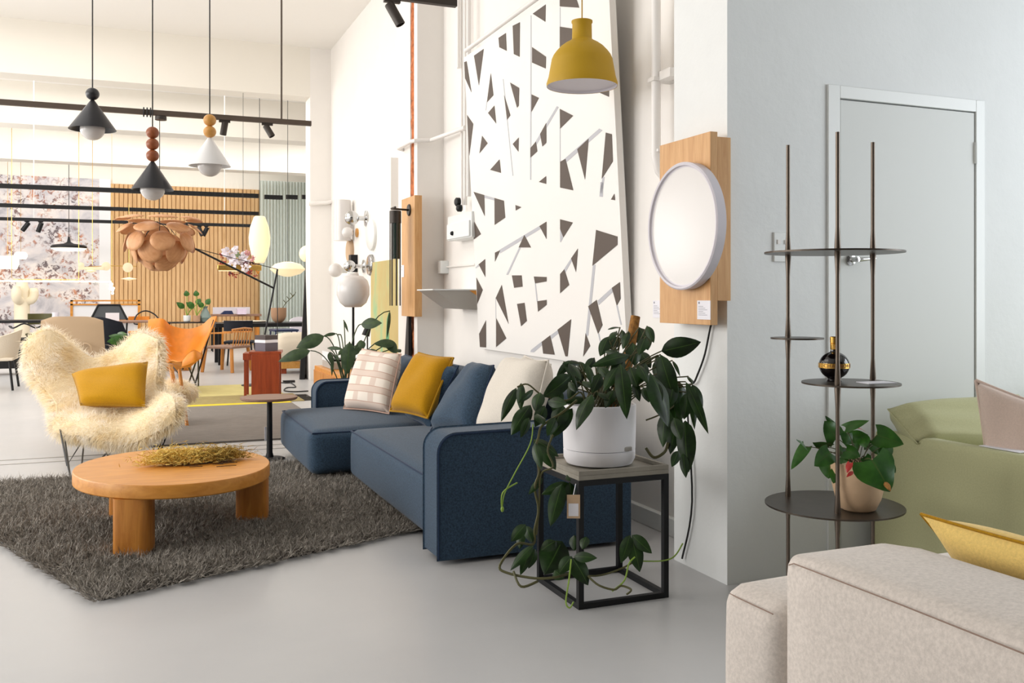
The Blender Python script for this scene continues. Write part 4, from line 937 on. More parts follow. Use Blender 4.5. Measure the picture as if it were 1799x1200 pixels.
# ================================================================== GREEN SOFA
gs = thing('armchair_sofa', (3.6, 2.75, 0), 'sage green sofa by the white door, its side towards the beige sofa', 'sofa'); gs.name = 'green_sofa'; ROOT['green_sofa'] = Vector((3.6, 2.75, 0))
m = mb(); m.soft(3.0, 3.08, 2.05, 3.18, .03, .622, .025, .0, 10, 0); m.build('arm', M_green, gs)
m = mb(); m.soft(3.08, 5.0, 2.05, 3.18, .03, .40, .03, .02, 12, 0); m.build('seat', M_green, gs)
m = mb(); m.soft(3.08, 5.0, 3.08, 3.2, .40, .60, .03, .0, 10, 0); m.build('back', M_green, gs)
cushion([(2.97, 3.06, .725), (3.72, 3.06, .745), (3.72, 2.92, .52), (2.99, 2.92, .60)], .16, M_green, 'sage green back cushion of the green sofa, at its left end', name='back_cushion', pinch=.0, plump=.2, er=.003)
cushion([(4.02, 3.02, .75), (4.8, 3.02, .75), (4.8, 2.80, .40), (4.02, 2.80, .40)], .20, M_green, 'sage green back cushion of the green sofa, behind the pink cushion', name='back_cushion', pinch=.0, plump=.28, er=.003)
cushion(cpx([(1715, 668, 3.78), (1850, 718, 3.55), (1850, 850, 3.45), (1738, 840, 3.62)]), .14, M_pink, 'dusty pink flanged cushion on the green sofa', pinch=.03, edge=M_pink, er=.007)
q = PZ(1762, 788, .626); q.x = 3.07
o = mb().box(-.028, .028, -.09, .09, 0, .002, Matrix.Translation(Vector((3.068, q.y, .624)))).build('price_card', M_paper, loc=(3.068, q.y, .624)); tag(o, 'white card lying on the arm of the green sofa', 'card')

# ================================================================== BEIGE SOFA
bs = thing('beige_sofa', (2.0, .9, 0), 'beige felt sofa seen from behind in the lower right corner', 'sofa')
m = mb(); m.soft(1.30, 1.62, -.9, 1.655, .06, .655, .045, .02, 14, .012); bk = m.build('back', M_lin2, bs)
m = mb(); m.soft(1.305, 2.3, 1.66, 1.885, .05, .52, .05, .015, 14, .012); ar = m.build('arm', M_lin2, bs)
m = mb(); m.soft(1.62, 2.3, -.9, 1.655, .06, .40, .04, .02, 12); m.build('seat', M_lin2, bs)
M_seam = plain('brown_seam_thread', '#8d776a', .9)
m = mb(); m.tube([(1.308, 1.63, .625)]+[(1.297, 1.6-k*.3, .637+.004*math.sin(k)) for k in range(9)], .0014, 6); m.build('seam', M_seam, bk)
m = mb(); m.tube([(1.317, 1.855, .496), (1.305, 1.8, .502), (1.305, 1.68, .504)], .0014, 6); m.build('seam', M_seam, ar)
for x in (1.4, 2.2):
    for y in (-.8, 1.75): mb().box(x-.03, x+.03, y-.03, y+.03, 0, .07).build('foot', M_black, bs)
cushion([(1.67, 1.62, .705), (1.72, 1.08, .70), (1.90, 1.05, .43), (1.88, 1.58, .43)], .09, M_ochre, 'pale yellow cushion peeking over the back of the beige sofa', edge=M_mustcord, pinch=.06, er=.004)

# ================================================================== OAK PANEL WITH ROUND MIRROR LAMP
PN = [PX(1163, 258, 2.20), PX(1260, 234, 2.20)]
ya, yb_ = 3.235, 3.63
pan = thing('oak_display_panel', (2.25, 3.43, 1.08), 'oak board on the near white pier carrying a round white lamp', 'display panel')
mb().box(2.20, 2.235, ya, yb_, 1.085, 1.88).build('front_board', M_oak, pan, bevel=.001)
mb().box(2.235, 2.30, ya-.0, yb_-.03, 1.185, 1.86).build('backing_box', M_oak, pan, bevel=.001)
M_ = Matrix.Rotation(-R90, 3, 'Y')
mc = Vector((2.20, 3.385, 1.50)); mr = .268
ml = thing('round_wall_lamp', mc, 'large round white disc lamp in a pale rim on the oak panel', 'wall lamp')
mb().lathe([(mr-.03, 0), (mr, .004), (mr+.002, .045), (mr-.004, .050), (mr-.012, .048), (mr-.014, .038), (mr-.02, .036)], mc, 72, M_).build('rim', M_yellin, ml)
mb().lathe([(mr-.013, .036), (mr*.6, .040), (1e-5, .041)], mc, 72, M_).build('diffuser', M_opal, ml)
def card(x, y0, y1, z0, z1, label, lines=6):
    t = thing('price_label', (x, (y0+y1)/2, z0), label, 'label'); mb().box(x-.002, x, y0, y1, z0, z1).build('card', M_paper, t, smooth=0)
    m = mb(); h = z1-z0; w_ = y1-y0
    for k in range(lines): m.box(x-.0026, x-.002, y1-w_*.12-w_*(.35+.3*((k*7) % 3)/2), y1-w_*.1, z1-h*(.3+.09*k)-h*.02, z1-h*(.3+.09*k))
    m.box(x-.0026, x-.002, y1-w_*.2, y1-w_*.1, z1-h*.18, z1-h*.07); m.build('printed_lines', M_print, t, smooth=0)
a_, b2 = PX(1226, 561, 2.199), PX(1249, 528, 2.199)
card(2.199, b2.y, a_.y, a_.z, b2.z, 'small white printed label at the foot of the oak panel')
a_, b2 = PX(1148, 558, 2.539), PX(1165, 528, 2.539)
card(2.539, b2.y, a_.y, a_.z, b2.z, 'small white printed label on the wall left of the oak panel')
m = mb(); m.tube(smooth_path([(2.27, 3.30, 1.09), PX(1250, 570, 2.285), PX(1238, 625, 2.285), PX(1222, 668, 2.285), PX(1208, 700, 2.285), (2.285, 3.50, .3), (2.285, 3.58, .03)], 6), .0045, 8)
tag(m.build('power_cable', M_cord), 'black power cable hanging from the oak panel beside the plant', 'cable')
# ================================================================== SOCKETS, PIPES ON THE WALLS
def socket(c, nx, ny, w_, h_, label, rot=0, name='wall_socket'):
    t = thing(name, c, label, 'power socket'); M_ = Matrix.Translation(c) @ Matrix.Rotation(rot, 4, 'Z')
    m = mb(); m.box(-w_/2, w_/2, -.008, 0, 0, h_, M_); m.build('plate', M_trim, t, bevel=.002); m = mb()
    for dx in (-w_*.22, w_*.22): m.box(dx-.008, dx+.008, -.012, -.008, h_*.6, h_*.75, M_)
    m.build('rocker_switch', M_pipe, t)
q = PY(1373, 460, 3.26); socket(q, 0, 0, .085, .125, 'white double power socket on the wall behind the rack shelf')
a_ = PX(1157, 0, 2.44)
def pipe(pts, r, label, brk=None, name='wall_conduit'):
    t = thing(name, (pts[-1][0], pts[-1][1], min(p[2] for p in pts)), label, 'conduit'); mb().tube(pts, r, 12).build('pipe', M_pipe, t)
    if brk:
        for b in brk: mb().box(*b).build('bracket', M_pipe, t, bevel=.002)
    return t
p1_ = PX(1153, 275, 2.44); 
pipe([(2.44, p1_.y, 4.6), (2.44, p1_.y, p1_.z), (2.455, p1_.y-.005, p1_.z-.07), (2.50, p1_.y-.02, p1_.z-.13), (2.56, p1_.y-.03, p1_.z-.15)], .024, 'thick white pipe running down the recess beside the oak panel',
     [(2.41, 2.54, p1_.y-.03, p1_.y+.03, p1_.z+.375, p1_.z+.395), (2.44, 2.50, p1_.y-.13, p1_.y-.03, p1_.z+.375, p1_.z+.42), (2.43, 2.54, p1_.y-.035, p1_.y+.04, p1_.z+.02, p1_.z+.035)])
# junction and switch boxes near far pier
ys = lambda px, x=2.53: PX(px, 400, x).y
y_a = PX(806, 100, 2.47).y
pipe([(2.47, y_a, 4.7), (2.47, y_a, PX(806, 120, 2.47).z)], .014, 'thin white pipe down the recess wall ending in a junction box')
for k, (px, zpx, xx) in enumerate(((812, 370, 2.50), (818, 360, 2.48), (824, 345, 2.46))):
    yq = PX(px, 200, xx).y; pipe([(xx, yq, 4.7), (xx, yq, PX(px, zpx, xx).z)], .011+.004*k, 'white conduit in the bundle above the meter box, %s' % ['leftmost', 'middle one', 'rightmost and thickest'][k])
c1, c2, c3 = PX(805, 229, 2.46), PX(752, 243, 2.25), PX(712, 258, 2.24)
pipe([PX(818, 224, 2.46), c1, Vector((2.40, 7.72, c1.z)), Vector((2.26, 7.74, c1.z-.01)), Vector((2.24, 7.8, c1.z-.01)), Vector((2.24, 8.2, c1.z-.01)), Vector((2.3, 8.25, c1.z-.01))], .018, 'horizontal white pipe bent around the brick-striped pier')
a_, b2 = PX(786, 418, 2.40), PX(830, 372, 2.40)
dbx = thing('meter_box', (2.47, (a_.y+b2.y)/2, a_.z), 'grey-white electrical box with two black knobs, left of the art board', 'electrical box')
yy0, yy1 = PX(829, 400, 2.42).y, PX(787, 400, 2.42).y; zz0, zz1 = PX(808, 420, 2.42).z, PX(808, 376, 2.42).z
mb().box(2.42, 2.54, yy0, yy1, zz0, zz1).build('box_body', M_trim, dbx, bevel=.004)
mb().box(2.405, 2.42, yy0+.02, yy1-.02, zz0+.01, zz0+(zz1-zz0)*.66).build('box_door', M_wallcool, dbx, bevel=.002)
q = PX(795, 410, 2.40); mb().ball(q, .018, 1, 14, 8).build('knob', M_black, dbx)
for px, py, r in ((808, 355, .035), (811, 366, .028)):
    q = PX(px, py, 2.44); mb().lathe([(r, 0), (r, .03), (r*.6, .04)], q, 20, M_ if isinstance(M_, Matrix) and len(M_) == 3 else Matrix.Rotation(-R90, 3, 'Y')).build('knob', M_black, dbx)
q = PX(782, 474, 2.54); yq = 7.76
o = mb(); o.box(2.47, 2.54, yq-.10, yq-.0, q.z-.035, q.z+.075); tag(o.build('wall_socket', M_trim, bevel=.004), 'white socket box on the recess wall above the wedge shelf', 'power socket')
pipe([(2.525, 7.66, q.z+.02), (2.525, 6.95, q.z+.02)], .008, 'thin horizontal white conduit running from the socket box behind the art board')
# wedge shelf
y0_, y1_ = 6.95, 7.62
ws = thing('wedge_shelf', (2.4, 7.3, PX(800, 540, 2.4).z), 'grey wedge-shaped wall shelf between the pier and the art board', 'shelf')
yn = 6.88
m = mb(); m.prism([(2.165, yn, 1.253), (2.54, yn, 1.253), (2.54, yn, 1.10), (2.375, yn, 1.108)], (0, .42, 0)); m.build('shelf_body', M_grey, ws, smooth=0)
mb().box(2.15, 2.54, yn-.005, yn+.42, 1.253, 1.262).build('shelf_top', M_trim, ws, smooth=0)
mb().prism([(2.45, yn, 1.252), (2.54, yn, 1.252), (2.54, yn, 1.195)], (0, -.003, 0)).build('orange_corner', M_honey, ws, smooth=0)
# diagonal pipe over the top of the art, thin bracket lines
qa, qb = onart(yL-.1, zT+.03, .02), onart(yR+.3, zT+.03, .02)
pipe([qa, onart((yL+yR)/2, zT+.03, .02), qb], .016, 'white pipe running along the top edge of the art board')

# ================================================================== FAR OAK PANEL WITH TUBE LAMP
y0_, y1_ = 7.68, 8.13
op = thing('oak_display_panel', (2.25, 7.9, 1.03), 'narrow oak board with a dark tube lamp on the brick-striped pier', 'display panel')
mb().box(2.235, 2.30, PX(729, 400, 2.235).y, PX(706, 400, 2.235).y, PX(706, 555, 2.235).z, PX(706, 351, 2.235).z).build('board', M_oak, op, bevel=.002)
rc = PX(718, 369, 2.225); tl_ = thing('tube_wall_lamp', rc, 'dark bronze wall lamp with a ring of long thin tubes', 'wall lamp')
mb().lathe([(.05, 0), (.052, .008), (.045, .014)], rc+Vector((.01, 0, 0)), 24, Matrix.Rotation(-R90, 3, 'Y')).build('wall_plate', M_bronze, tl_)
hc = PX(695, 372, 2.225-.17); mb().tube([rc, (hc.x, hc.y*.35+rc.y*.65, rc.z), (hc.x, hc.y, rc.z)], .009, 8).build('arm', M_bronze, tl_)
hc = Vector((rc.x-.19, rc.y, 0)); hs = PX(695, 380, hc.x); D = Vector((hc.x, hc.y, 0)).dot(FW)
hc = PD(695, 380, D); ztop, zb2 = H+(HY-371)/FPX*D, H+(HY-392)/FPX*D; rr_ = 10.3*D/FPX
mb().lathe([(rr_, zb2), (rr_, ztop), (rr_*.9, ztop+.003), (1e-5, ztop+.003)], (hc.x, hc.y, 0), 32).build('cap', M_bronze, tl_)
zl = H+(HY-537)/FPX*D
for k in range(7):
    a = k*2*math.pi/7+.25; x, y = hc.x+rr_*.9*math.cos(a), hc.y+rr_*.9*math.sin(a); mb().tube([(x, y, zb2), (x, y, zl)], .0042, 6).build('tube', M_bronze, tl_)
M_smoke = plain('smoked_dark_glass', '#2c3a34', .1); mb().lathe([(rr_*.72, zb2), (rr_*.72, H+(HY-455)/FPX*D), (1e-5, H+(HY-455)/FPX*D)], (hc.x, hc.y, 0), 24).build('inner_glass', M_smoke, tl_)
o = mb(); q = PX(714, 560, 2.26); o.prism([(2.26, PX(711, 600, 2.26).y, PX(713, 630, 2.26).z), (2.26, PX(718, 600, 2.26).y, PX(713, 630, 2.26).z), (2.26, PX(718, 600, 2.26).y, 1.03), (2.26, PX(715, 600, 2.26).y, 1.03)], (.03, 0, 0)); tag(o.build('leaning_black_board', M_black, smooth=0), 'narrow black board under the narrow oak panel behind the blue sofa', 'board')
tagc = PX(707, 473, 2.234); card(2.234, PX(710.5, 473, 2.234).y, PX(704.5, 473, 2.234).y-.02, PX(707, 487, 2.234).z, PX(707, 466, 2.234).z, 'tiny white label on the edge of the narrow oak board', 2)

# ================================================================== YELLOW CANVAS, DISPLAY BOARD, WALL LAMPS
cv = thing('leaning_canvas', (2.45, 8.9, 0), 'tall pale yellow canvas with green brush strokes leaning behind the sofa', 'painting')
xk = 2.42
y0_, y1_ = PX(703, 560, xk).y, PX(652, 560, xk).y; z1_ = PX(690, 456, xk).z; z0_ = .35
M_canvas, nt, b = base_mat('yellow_canvas_paint'); v = coords(nt, (1, 1, .6)); sp2 = nt.nodes.new('ShaderNodeSeparateXYZ'); nt.links.new(v, sp2.inputs[0])
nt.links.new(ramp(nt, noise(nt, v, 2.6, 3), [(.42, lin('#c2ae74')), (.55, lin('#c0b77e')), (.66, lin('#98ba8c')), (.75, lin('#80b294'))]), b.inputs['Base Color']); b.inputs['Roughness'].default_value = .8
mb().box(xk, xk+.03, y0_, y1_, z0_, z1_).build('canvas', M_canvas, cv, smooth=0)
M_strk = plain('green_brush_stroke', '#5f9a6e', .8)
m = mb(); ym = PX(684, 580, xk).y; m.prism([(xk-.002, ym, PX(684, 548, xk).z), (xk-.002, ym+.08, PX(684, 560, xk).z), (xk-.002, ym+.12, PX(684, 600, xk).z), (xk-.002, ym-.0, PX(684, 600, xk).z)], (.002, 0, 0)); m.build('brush_stroke', M_strk, cv, smooth=0)
db = thing('display_board', (2.6, 11, .6), 'tall white display board covered with small wall lamps', 'display board')
xd = 2.45; y0_, y1_ = PX(688, 400, xd).y, PX(614, 400, xd).y
mb().box(xd, 2.68, y0_+.02, y1_, 0, PX(688, 276, xd).z).build('board', M_wall, db, smooth=0)
def wl(kind, px, py, r, mat, lab, dx=.0, cat='wall lamp'):
    q = PX(px, py, xd); RY = Matrix.Rotation(-R90, 3, 'Y'); t = thing('wall_lamp', q, lab, cat, 'wall lamps on the white display board')
    if kind == 'disc': mb().lathe([(r, 0), (r, .03), (r*.9, .045), (1e-5, .05)], q, 32, RY).build('shade', mat, t)
    if kind == 'ball': mb().lathe([(r*.8, 0), (r*.8, .02)], q, 24, RY).build('wall_plate', M_bead2, t); mb().ball(q+Vector((-.12, 0, 0)), r).build('globe', M_opal, t)
    if kind == 'ballw': mb().lathe([(r*.4, 0), (r*.4, .1)], q, 24, RY).build('wall_plate', M_trim, t); mb().ball(q+Vector((-.14, 0, 0)), r).build('globe', M_opal, t)
    if kind == 'cyl': mb().lathe([(r, -.24), (r, .24)], q+Vector((-r-.03, 0, 0)), 32).build('shade', mat, t); mb().box(q.x-.06, q.x, q.y-.04, q.y+.04, q.z-.12, q.z+.12).build('wall_plate', mat, t)
    if kind == 'bulb': mb().lathe([(r, 0), (r, .015), (r*.3, .03), (r*.3, .1)], q, 20, RY).build('wall_plate', M_chrome, t); mb().ball(q+Vector((-.17, 0, 0)), r*.9).build('globe', M_chrome, t)
    if kind == 'box': mb().box(q.x-.08, q.x, q.y-.06, q.y+.06, q.z-.1, q.z+.1).build('shade', mat, t)
wl('cyl', 621, 388, .10, M_opal, 'pale cylinder lamp at the top left of the lamp board')
wl('bulb', 645, 384, .09, M_chrome, 'chrome lamp with round bulb near the board top')
wl('ball', 629, 409, .065, M_opal, 'white ball lamp on a round wooden plate')
wl('disc', 656, 413, .17, M_trim, 'large white disc lamp at the right of the lamp board')
wl('disc', 618, 441, .14, M_clay, 'round beige wooden disc lamp below the white cylinder')
wl('box', 627, 463, .05, M_black, 'small black box lamp on the lamp board')
wl('bulb', 641, 468, .075, M_chrome, 'chrome lamp low on the board beside the black box lamp')
wl('disc', 655, 466, .12, M_chrome, 'wide chrome and glass lamp low at the right of the board')
wl('ballw', 610, 475, .085, M_opal, 'plain white ball lamp low at the left of the board')
# far pier conduit
pz = PX(580, 352, 2.66)
pipe([PY(543, 358, 13.52), PY(575, 356, 13.52), PY(600, 350, 13.52)], .03, 'white pipe crossing the far white pier', name='wall_conduit')

# ================================================================== LOW OAK CABINET, RECORD PLAYER, GLOBE LAMP, BIG-LEAF PLANT
cb = thing('low_cabinet', (1.95, 8.9, 0), 'low light oak cabinet behind the far arm of the blue sofa', 'cabinet')
y_n, y_f, x_n = 8.15, PX(552, 650, 1.72).y, 1.72
y_f = 9.75; x_n = PY(553, 650, y_f).x; zt_ = H+(HY-642)/FPX*Vector((x_n, y_f, 0)).dot(FW)
mb().box(x_n, 2.32, y_n, y_f, .12, zt_).build('body', M_honey, cb, bevel=.004)
for k in range(3):
    ya2 = y_n+.03+k*(y_f-y_n-.03)/3; mb().box(x_n-.012, x_n, ya2, ya2+(y_f-y_n)/3-.03, .15, zt_-.04).build('door', M_honeyv, cb, bevel=.002)
for x in (x_n+.05, 2.25):
    for y in (y_n+.05, y_f-.05): mb().box(x-.02, x+.02, y-.02, y+.02, 0, .12).build('leg', M_honeyv, cb)
rp = thing('record_player', (2.05, 9.3, zt_), 'grey record player on the low oak cabinet', 'record player')
mb().box(1.82, 2.2, 9.1, 9.6, zt_, zt_+.07).build('plinth', M_grey, rp, bevel=.005); mb().lathe([(.16, zt_+.07), (.16, zt_+.09), (1e-5, zt_+.09)], (2.0, 9.35, 0), 32).build('platter', M_black, rp)
mb().box(1.82, 1.83, 9.1, 9.6, zt_+.07, zt_+.16).build('lid_edge', M_screen, rp)
D = 8.3; c = PD(621, 512, D); s = D/FPX
gl = thing('globe_floor_lamp', (c.x, c.y, 0), 'floor lamp with frosted white globe on a thin black pole behind the sofa', 'floor lamp')
mb().lathe([(1e-5, -28*s), (14*s, -27.5*s), (23*s, -20*s), (28.5*s, -6*s), (28.5*s, 8*s), (25*s, 19*s), (17*s, 27*s), (10*s, 28*s), (9*s, 32*s), (1e-5, 32*s)], c, 48).build('globe_shade', M_opal, gl, smooth=80)
mb().tube([(c.x, c.y, .02), (c.x, c.y, c.z-28*s)], .011, 10).build('pole', M_black, gl); mb().lathe([(.13, 0), (.13, .015), (.02, .03)], (c.x, c.y, 0), 32).build('base', M_black, gl)
zp = zc(480, 520, .15)
D = 8.0; bp = PD(607, 690, D); bp.z = 0
pl2 = thing('large_leaf_plant', bp, 'large-leaved green plant in a dark pot behind the sofa arm', 'potted plant')
mb().lathe([(.11, 0), (.14, .05), (.15, .42), (.135, .42), (.13, .38), (1e-5, .38)], bp, 32).build('pot', M_black, pl2)
LG = Leaves()
G_ = [(600,470,270,610,170,8.0),(440,640,60,770,140,7.9),(740,440,590,470,45,8.1),(790,450,750,460,20,8.1),(900,540,860,930,170,7.8),(1040,520,1040,640,90,8.0),(1000,570,960,700,110,8.05),(1030,330,1280,320,140,8.1),(830,285,885,430,28,8.2),(1370,175,1335,495,38,8.25),(1430,560,1180,560,110,8.0),(1330,510,1450,680,130,8.05),(1100,640,1250,715,120,7.95),(1450,620,1495,665,70,8.1),(640,610,830,625,50,8.0),(660,660,690,810,70,7.9),(830,620,760,700,50,7.9),(700,700,690,940,40,7.9),(720,690,770,750,50,7.95)]
m2 = mb(); cr = bp+Vector((0, 0, .38))
for k, (x0, y0, x1, y1, w_, D0) in enumerate(G_):
    b0 = zp(x0, y0, D0); LG.leaf(b0, zp(x1, y1, D0-.05), w_*.15*D0/FPX, droop=.08, peak=.42, n=(C0-b0).normalized()+Vector((random.uniform(-.3, .3), 0, .4)))
    m2.tube(bez(cr+Vector((random.uniform(-.05, .05), random.uniform(-.05, .05), -.02)), Vector((cr.x*.55+b0.x*.45, cr.y*.55+b0.y*.45, max(cr.z+.1, b0.z))), b0, 8), .005, 6)
LG.build('foliage', M_leaf4, pl2, uvs=LG.uvl, smooth=80); m2.build('stems', M_leaf4, pl2)
q = PD(640, 590, 8.9)
bl_ = thing('small_black_lamp', (q.x, q.y, zt_), 'small black reading lamp on a thin stem before the yellow canvas', 'table lamp')
s = 8.9/FPX
mb().lathe([(7*s, -8*s), (5.5*s, 8*s), (1e-5, 9*s)], PD(645, 582, 8.9)+Vector((0, 0, 0)), 20, Matrix.Rotation(.3, 3, 'Y')).build('lamp_shade', M_black, bl_)
e = PD(646, 587, 8.9); mb().tube([(e.x, e.y, zt_+.01), (e.x, e.y, e.z)], .007, 8).build('pole', M_black, bl_); mb().lathe([(.08, 0), (.08, .012), (.01, .02)], (e.x, e.y, zt_), 24).build('base', M_black, bl_)

# ================================================================== MIDDLE ROOM
# grey flatweave with yellow stripe, and patterned yellow rug beyond
rg = thing('flatweave_rug', (.9, 9.3, 0), 'grey flatweave rug ending in a bright yellow stripe, behind the sheepskin chair', 'rug')
mb().box(.05, 1.69, 8.0, 10.72, .0, .008).build('grey_field', M_rugg, rg, smooth=0)
M_ys = plain('bright_yellow_yarn', '#e0c81e', .9); M_ol = plain('olive_yellow_weave', '#9c8c58', .95, vary=.15, vscale=14, bmp=.4, bscale=100); M_py = plain('pale_yellow_weave', '#c9bd7c', .95, vary=.08, vscale=5)
mb().box(.05, 1.69, 10.72, 10.88, .0, .009).build('yellow_stripe', M_ys, rg, smooth=0)
mb().box(.05, 1.69, 8.0, 8.03, .008, .011).build('dark_hem', M_shagbase, rg, smooth=0)
m = mb()
for k in range(60):
    y = 10.9+k*.012; m.bar((1.86, y, .004), (1.98+random.uniform(-.02, .03), y+random.uniform(-.02, .02), .004), .004, .003)
rg2 = thing('yellow_rug', (.9, 12, 0), 'yellow and olive patterned rug under the orange butterfly chair', 'rug')
mb().box(.1, 1.86, 10.89, 11.75, 0, .008).build('olive_field', M_ol, rg2, smooth=0); mb().box(.1, 1.75, 11.75, 13.2, 0, .008).build('pale_field', M_py, rg2, smooth=0)
m.build('fringe', M_shagbase, rg2, smooth=0, kind='stuff')
rs = thing('red_stool_table', PZ(462, 705, 0), 'reddish cherry wood stool table holding a dark box', 'side table')
a0 = PZ(442, 707); b0 = PZ(494, 692); a1 = PZ(427, 690)
D = a0.dot(FW); ztp = H+(HY-622)/FPX*D
u_ = (b0-a0).normalized(); dd_ = Vector((-u_.y, u_.x, 0)); wd = (b0-a0).length
u_ = Vector((RT.x, RT.y, 0)).lerp(Vector((1, 0, 0)), .5).normalized(); dd_ = Vector((-u_.y, u_.x, 0)); wd = 50*D/FPX; a0 = PZ(442, 700)
M_ = Matrix(((u_.x, dd_.x, 0, a0.x), (u_.y, dd_.y, 0, a0.y), (0, 0, 1, 0), (0, 0, 0, 1)))
mb().box(0, wd, 0, .03, 0, ztp-.03, M_).build('side_panel', M_red, rs, bevel=.003)
mb().box(-.03, wd+.02, 0, .42, ztp-.03, ztp, M_).build('tabletop', M_red, rs, bevel=.003)
mb().box(-.09, -.06, .06, .09, 0, ztp-.1, M_).build('leg', M_red, rs); mb().box(-.09, -.06, .38, .41, 0, ztp-.1, M_).build('leg', M_red, rs)
mb().box(-.10, 0, .04, .42, ztp-.1, ztp-.02, M_).build('rail', M_red, rs); mb().box(0, wd, .39, .42, 0, ztp-.03, M_).build('back_panel', M_red, rs)
bx_ = thing('storage_box', M_ @ Vector((.1, .2, ztp)), 'dark grey square box with a white band standing on the reddish stool table', 'box')
Mb = M_ @ Matrix.Translation((.16, .2, ztp)) @ Matrix.Rotation(.75, 4, 'Z')
mb().box(-.095, .095, -.095, .095, 0, .10, Mb).build('box_base', plain('grey_lavender_card', '#625c66', .7), bx_, bevel=.002)
mb().box(-.097, .097, -.097, .097, .10, .135, Mb).build('white_band', M_paper, bx_, bevel=.001)
mb().box(-.096, .096, -.096, .096, .135, .19, Mb).build('lid', plain('dark_brown_card', '#4b4140', .7), bx_, bevel=.002)

# orange leather butterfly chair
oc = thing('butterfly_chair', PZ(335, 690), 'cognac leather butterfly chair on thin black rods, standing on the yellow rug', 'armchair')
G = [[(262, 562, 12.3), (285, 560, 12.2), (300, 572, 12.35), (330, 578, 12.4), (355, 572, 12.35), (372, 558, 12.25), (382, 556, 12.2)],
     [(262, 590, 12.1), (285, 590, 12.15), (305, 598, 12.3), (330, 602, 12.35), (350, 598, 12.3), (365, 585, 12.2), (376, 572, 12.15)],
     [(270, 615, 11.9), (288, 615, 12.0), (305, 622, 12.15), (325, 626, 12.2), (342, 620, 12.15), (355, 608, 12.05), (366, 595, 12.0)],
     [(285, 640, 11.7), (295, 638, 11.8), (307, 640, 11.85), (322, 642, 11.85), (335, 636, 11.8), (347, 626, 11.8), (357, 615, 11.8)],
     [(290, 641, 11.5), (302, 634, 11.5), (312, 636, 11.45), (322, 634, 11.45), (331, 622, 11.45), (341, 616, 11.5), (352, 622, 11.6)]]
PT2 = patch([[PD(*g_) for g_ in r_] for r_ in G], 30, 28); m = mb(); m.sheet(PT2, .012); m.build('sling', M_tan, oc, smooth=80)
m = mb(); m.sheet(patch([[PD(x, y, d) for x, y, d in r_] for r_ in [[(322, 634, 11.43), (333, 621, 11.4), (344, 616, 11.4), (352, 622, 11.5)], [(320, 644, 11.4), (332, 640, 11.38), (344, 634, 11.38), (353, 628, 11.45)], [(318, 645, 11.5), (332, 645, 11.5), (342, 638, 11.5), (352, 630, 11.5)]]], 12, 8), .006); m.build('front_pocket', M_tan, oc)
rods('frame', [[PD(376, 562, 12.2), PZ(340, 686, .01), PZ(328, 685, .01), PD(345, 635, 11.5)], [PD(349, 632, 11.5), PZ(349, 678, .01), PZ(345, 677, .01), PD(330, 640, 11.7)], [PD(300, 640, 11.6), PZ(313, 655, .01), PD(322, 648, 11.8)]], .010, M_black, oc)

# generic furniture for the far part of the room
def chair(x, y, rz, mseat, mleg, label, back='panel', sh=.45, w_=.46, bh=.82, arms=False, group=None, marm=None, legr=.015, name='dining_chair', cat='chair'):
    t = thing(name, (x, y, 0), label, cat, group)
    Mx = Matrix.Translation((x, y, 0)) @ Matrix.Rotation(rz, 4, 'Z'); h = w_/2
    m = mb(); m.soft(-h, h, -h, h, sh-.045, sh, .02, .008, 6, M=Mx); m.build('seat', mseat, t)
    if back == 'panel':
        pts = [[Mx @ Vector((math.sin(a)*h*1.02, h+.02-(.06*(1-math.cos(a))*3), z)) for a in [(-1+2*i/8)*1.1 for i in range(9)]] for z in (sh+.17, bh)]
        m = mb(); m.sheet(pts, .02); m.build('backrest', mseat, t)
    if back == 'spindle':
        m = mb()
        for i in range(7): xx = -h*.85+i*h*1.7/6; m.tube([Mx @ Vector((xx, h-.02, sh)), Mx @ Vector((xx, h+.03, bh-.03))], .008, 6)
        m.tube([Mx @ Vector((-h, h, bh-.04)), Mx @ Vector((0, h+.05, bh-.02)), Mx @ Vector((h, h, bh-.04))], .018, 8); m.build('backrest', mleg, t)
    if back == 'shell':
        pts = []
        for i in range(9):
            v_ = i/8; zz = sh-.02+(bh-sh)*v_; row = []
            for j in range(13): a = (-1+2*j/12)*1.5*(1-.25*v_); row.append(Mx @ Vector((math.sin(a)*h*1.05, -h*.2+math.cos(a)*h*1.2+.06*v_, zz-.10*v_*abs(math.sin(a))**2)))
            pts.append(row)
        m = mb(); m.sheet(pts, .02); m.build('backrest', mseat, t)
    if back == 'hoop':
        m = mb(); m.tube([Mx @ p for p in smooth_path([Vector((-h, -h*.6, sh+.2)), Vector((-h*1.05, h*.4, sh+.22)), Vector((-h*.7, h, bh-.08)), Vector((0, h+.04, bh)), Vector((h*.7, h, bh-.08)), Vector((h*1.05, h*.4, sh+.22)), Vector((h, -h*.6, sh+.2))], 4)], .014, 8); m.build('backrest', mleg, t)
    for i in (-1, 1):
        for j in (-1, 1): mb().tube([Mx @ Vector((i*h*.85, j*h*.85, sh-.03)), Mx @ Vector((i*h*1.0, j*h*1.0, 0))], legr, 8).build('leg', mleg, t)
    if arms:
        for i in (-1, 1):
            m = mb(); m.bar(Mx @ Vector((i*h*1.08, -h, sh+.2)), Mx @ Vector((i*h*1.08, h, sh+.22)), .045, .025); m.bar(Mx @ Vector((i*h*1.0, -h, 0)), Mx @ Vector((i*h*1.08, -h, sh+.2)), .03, .04); m.build('armrest', marm or mleg, t)
    return t
def at(px, D): p = PD(px, 522, D); return p.x, p.y
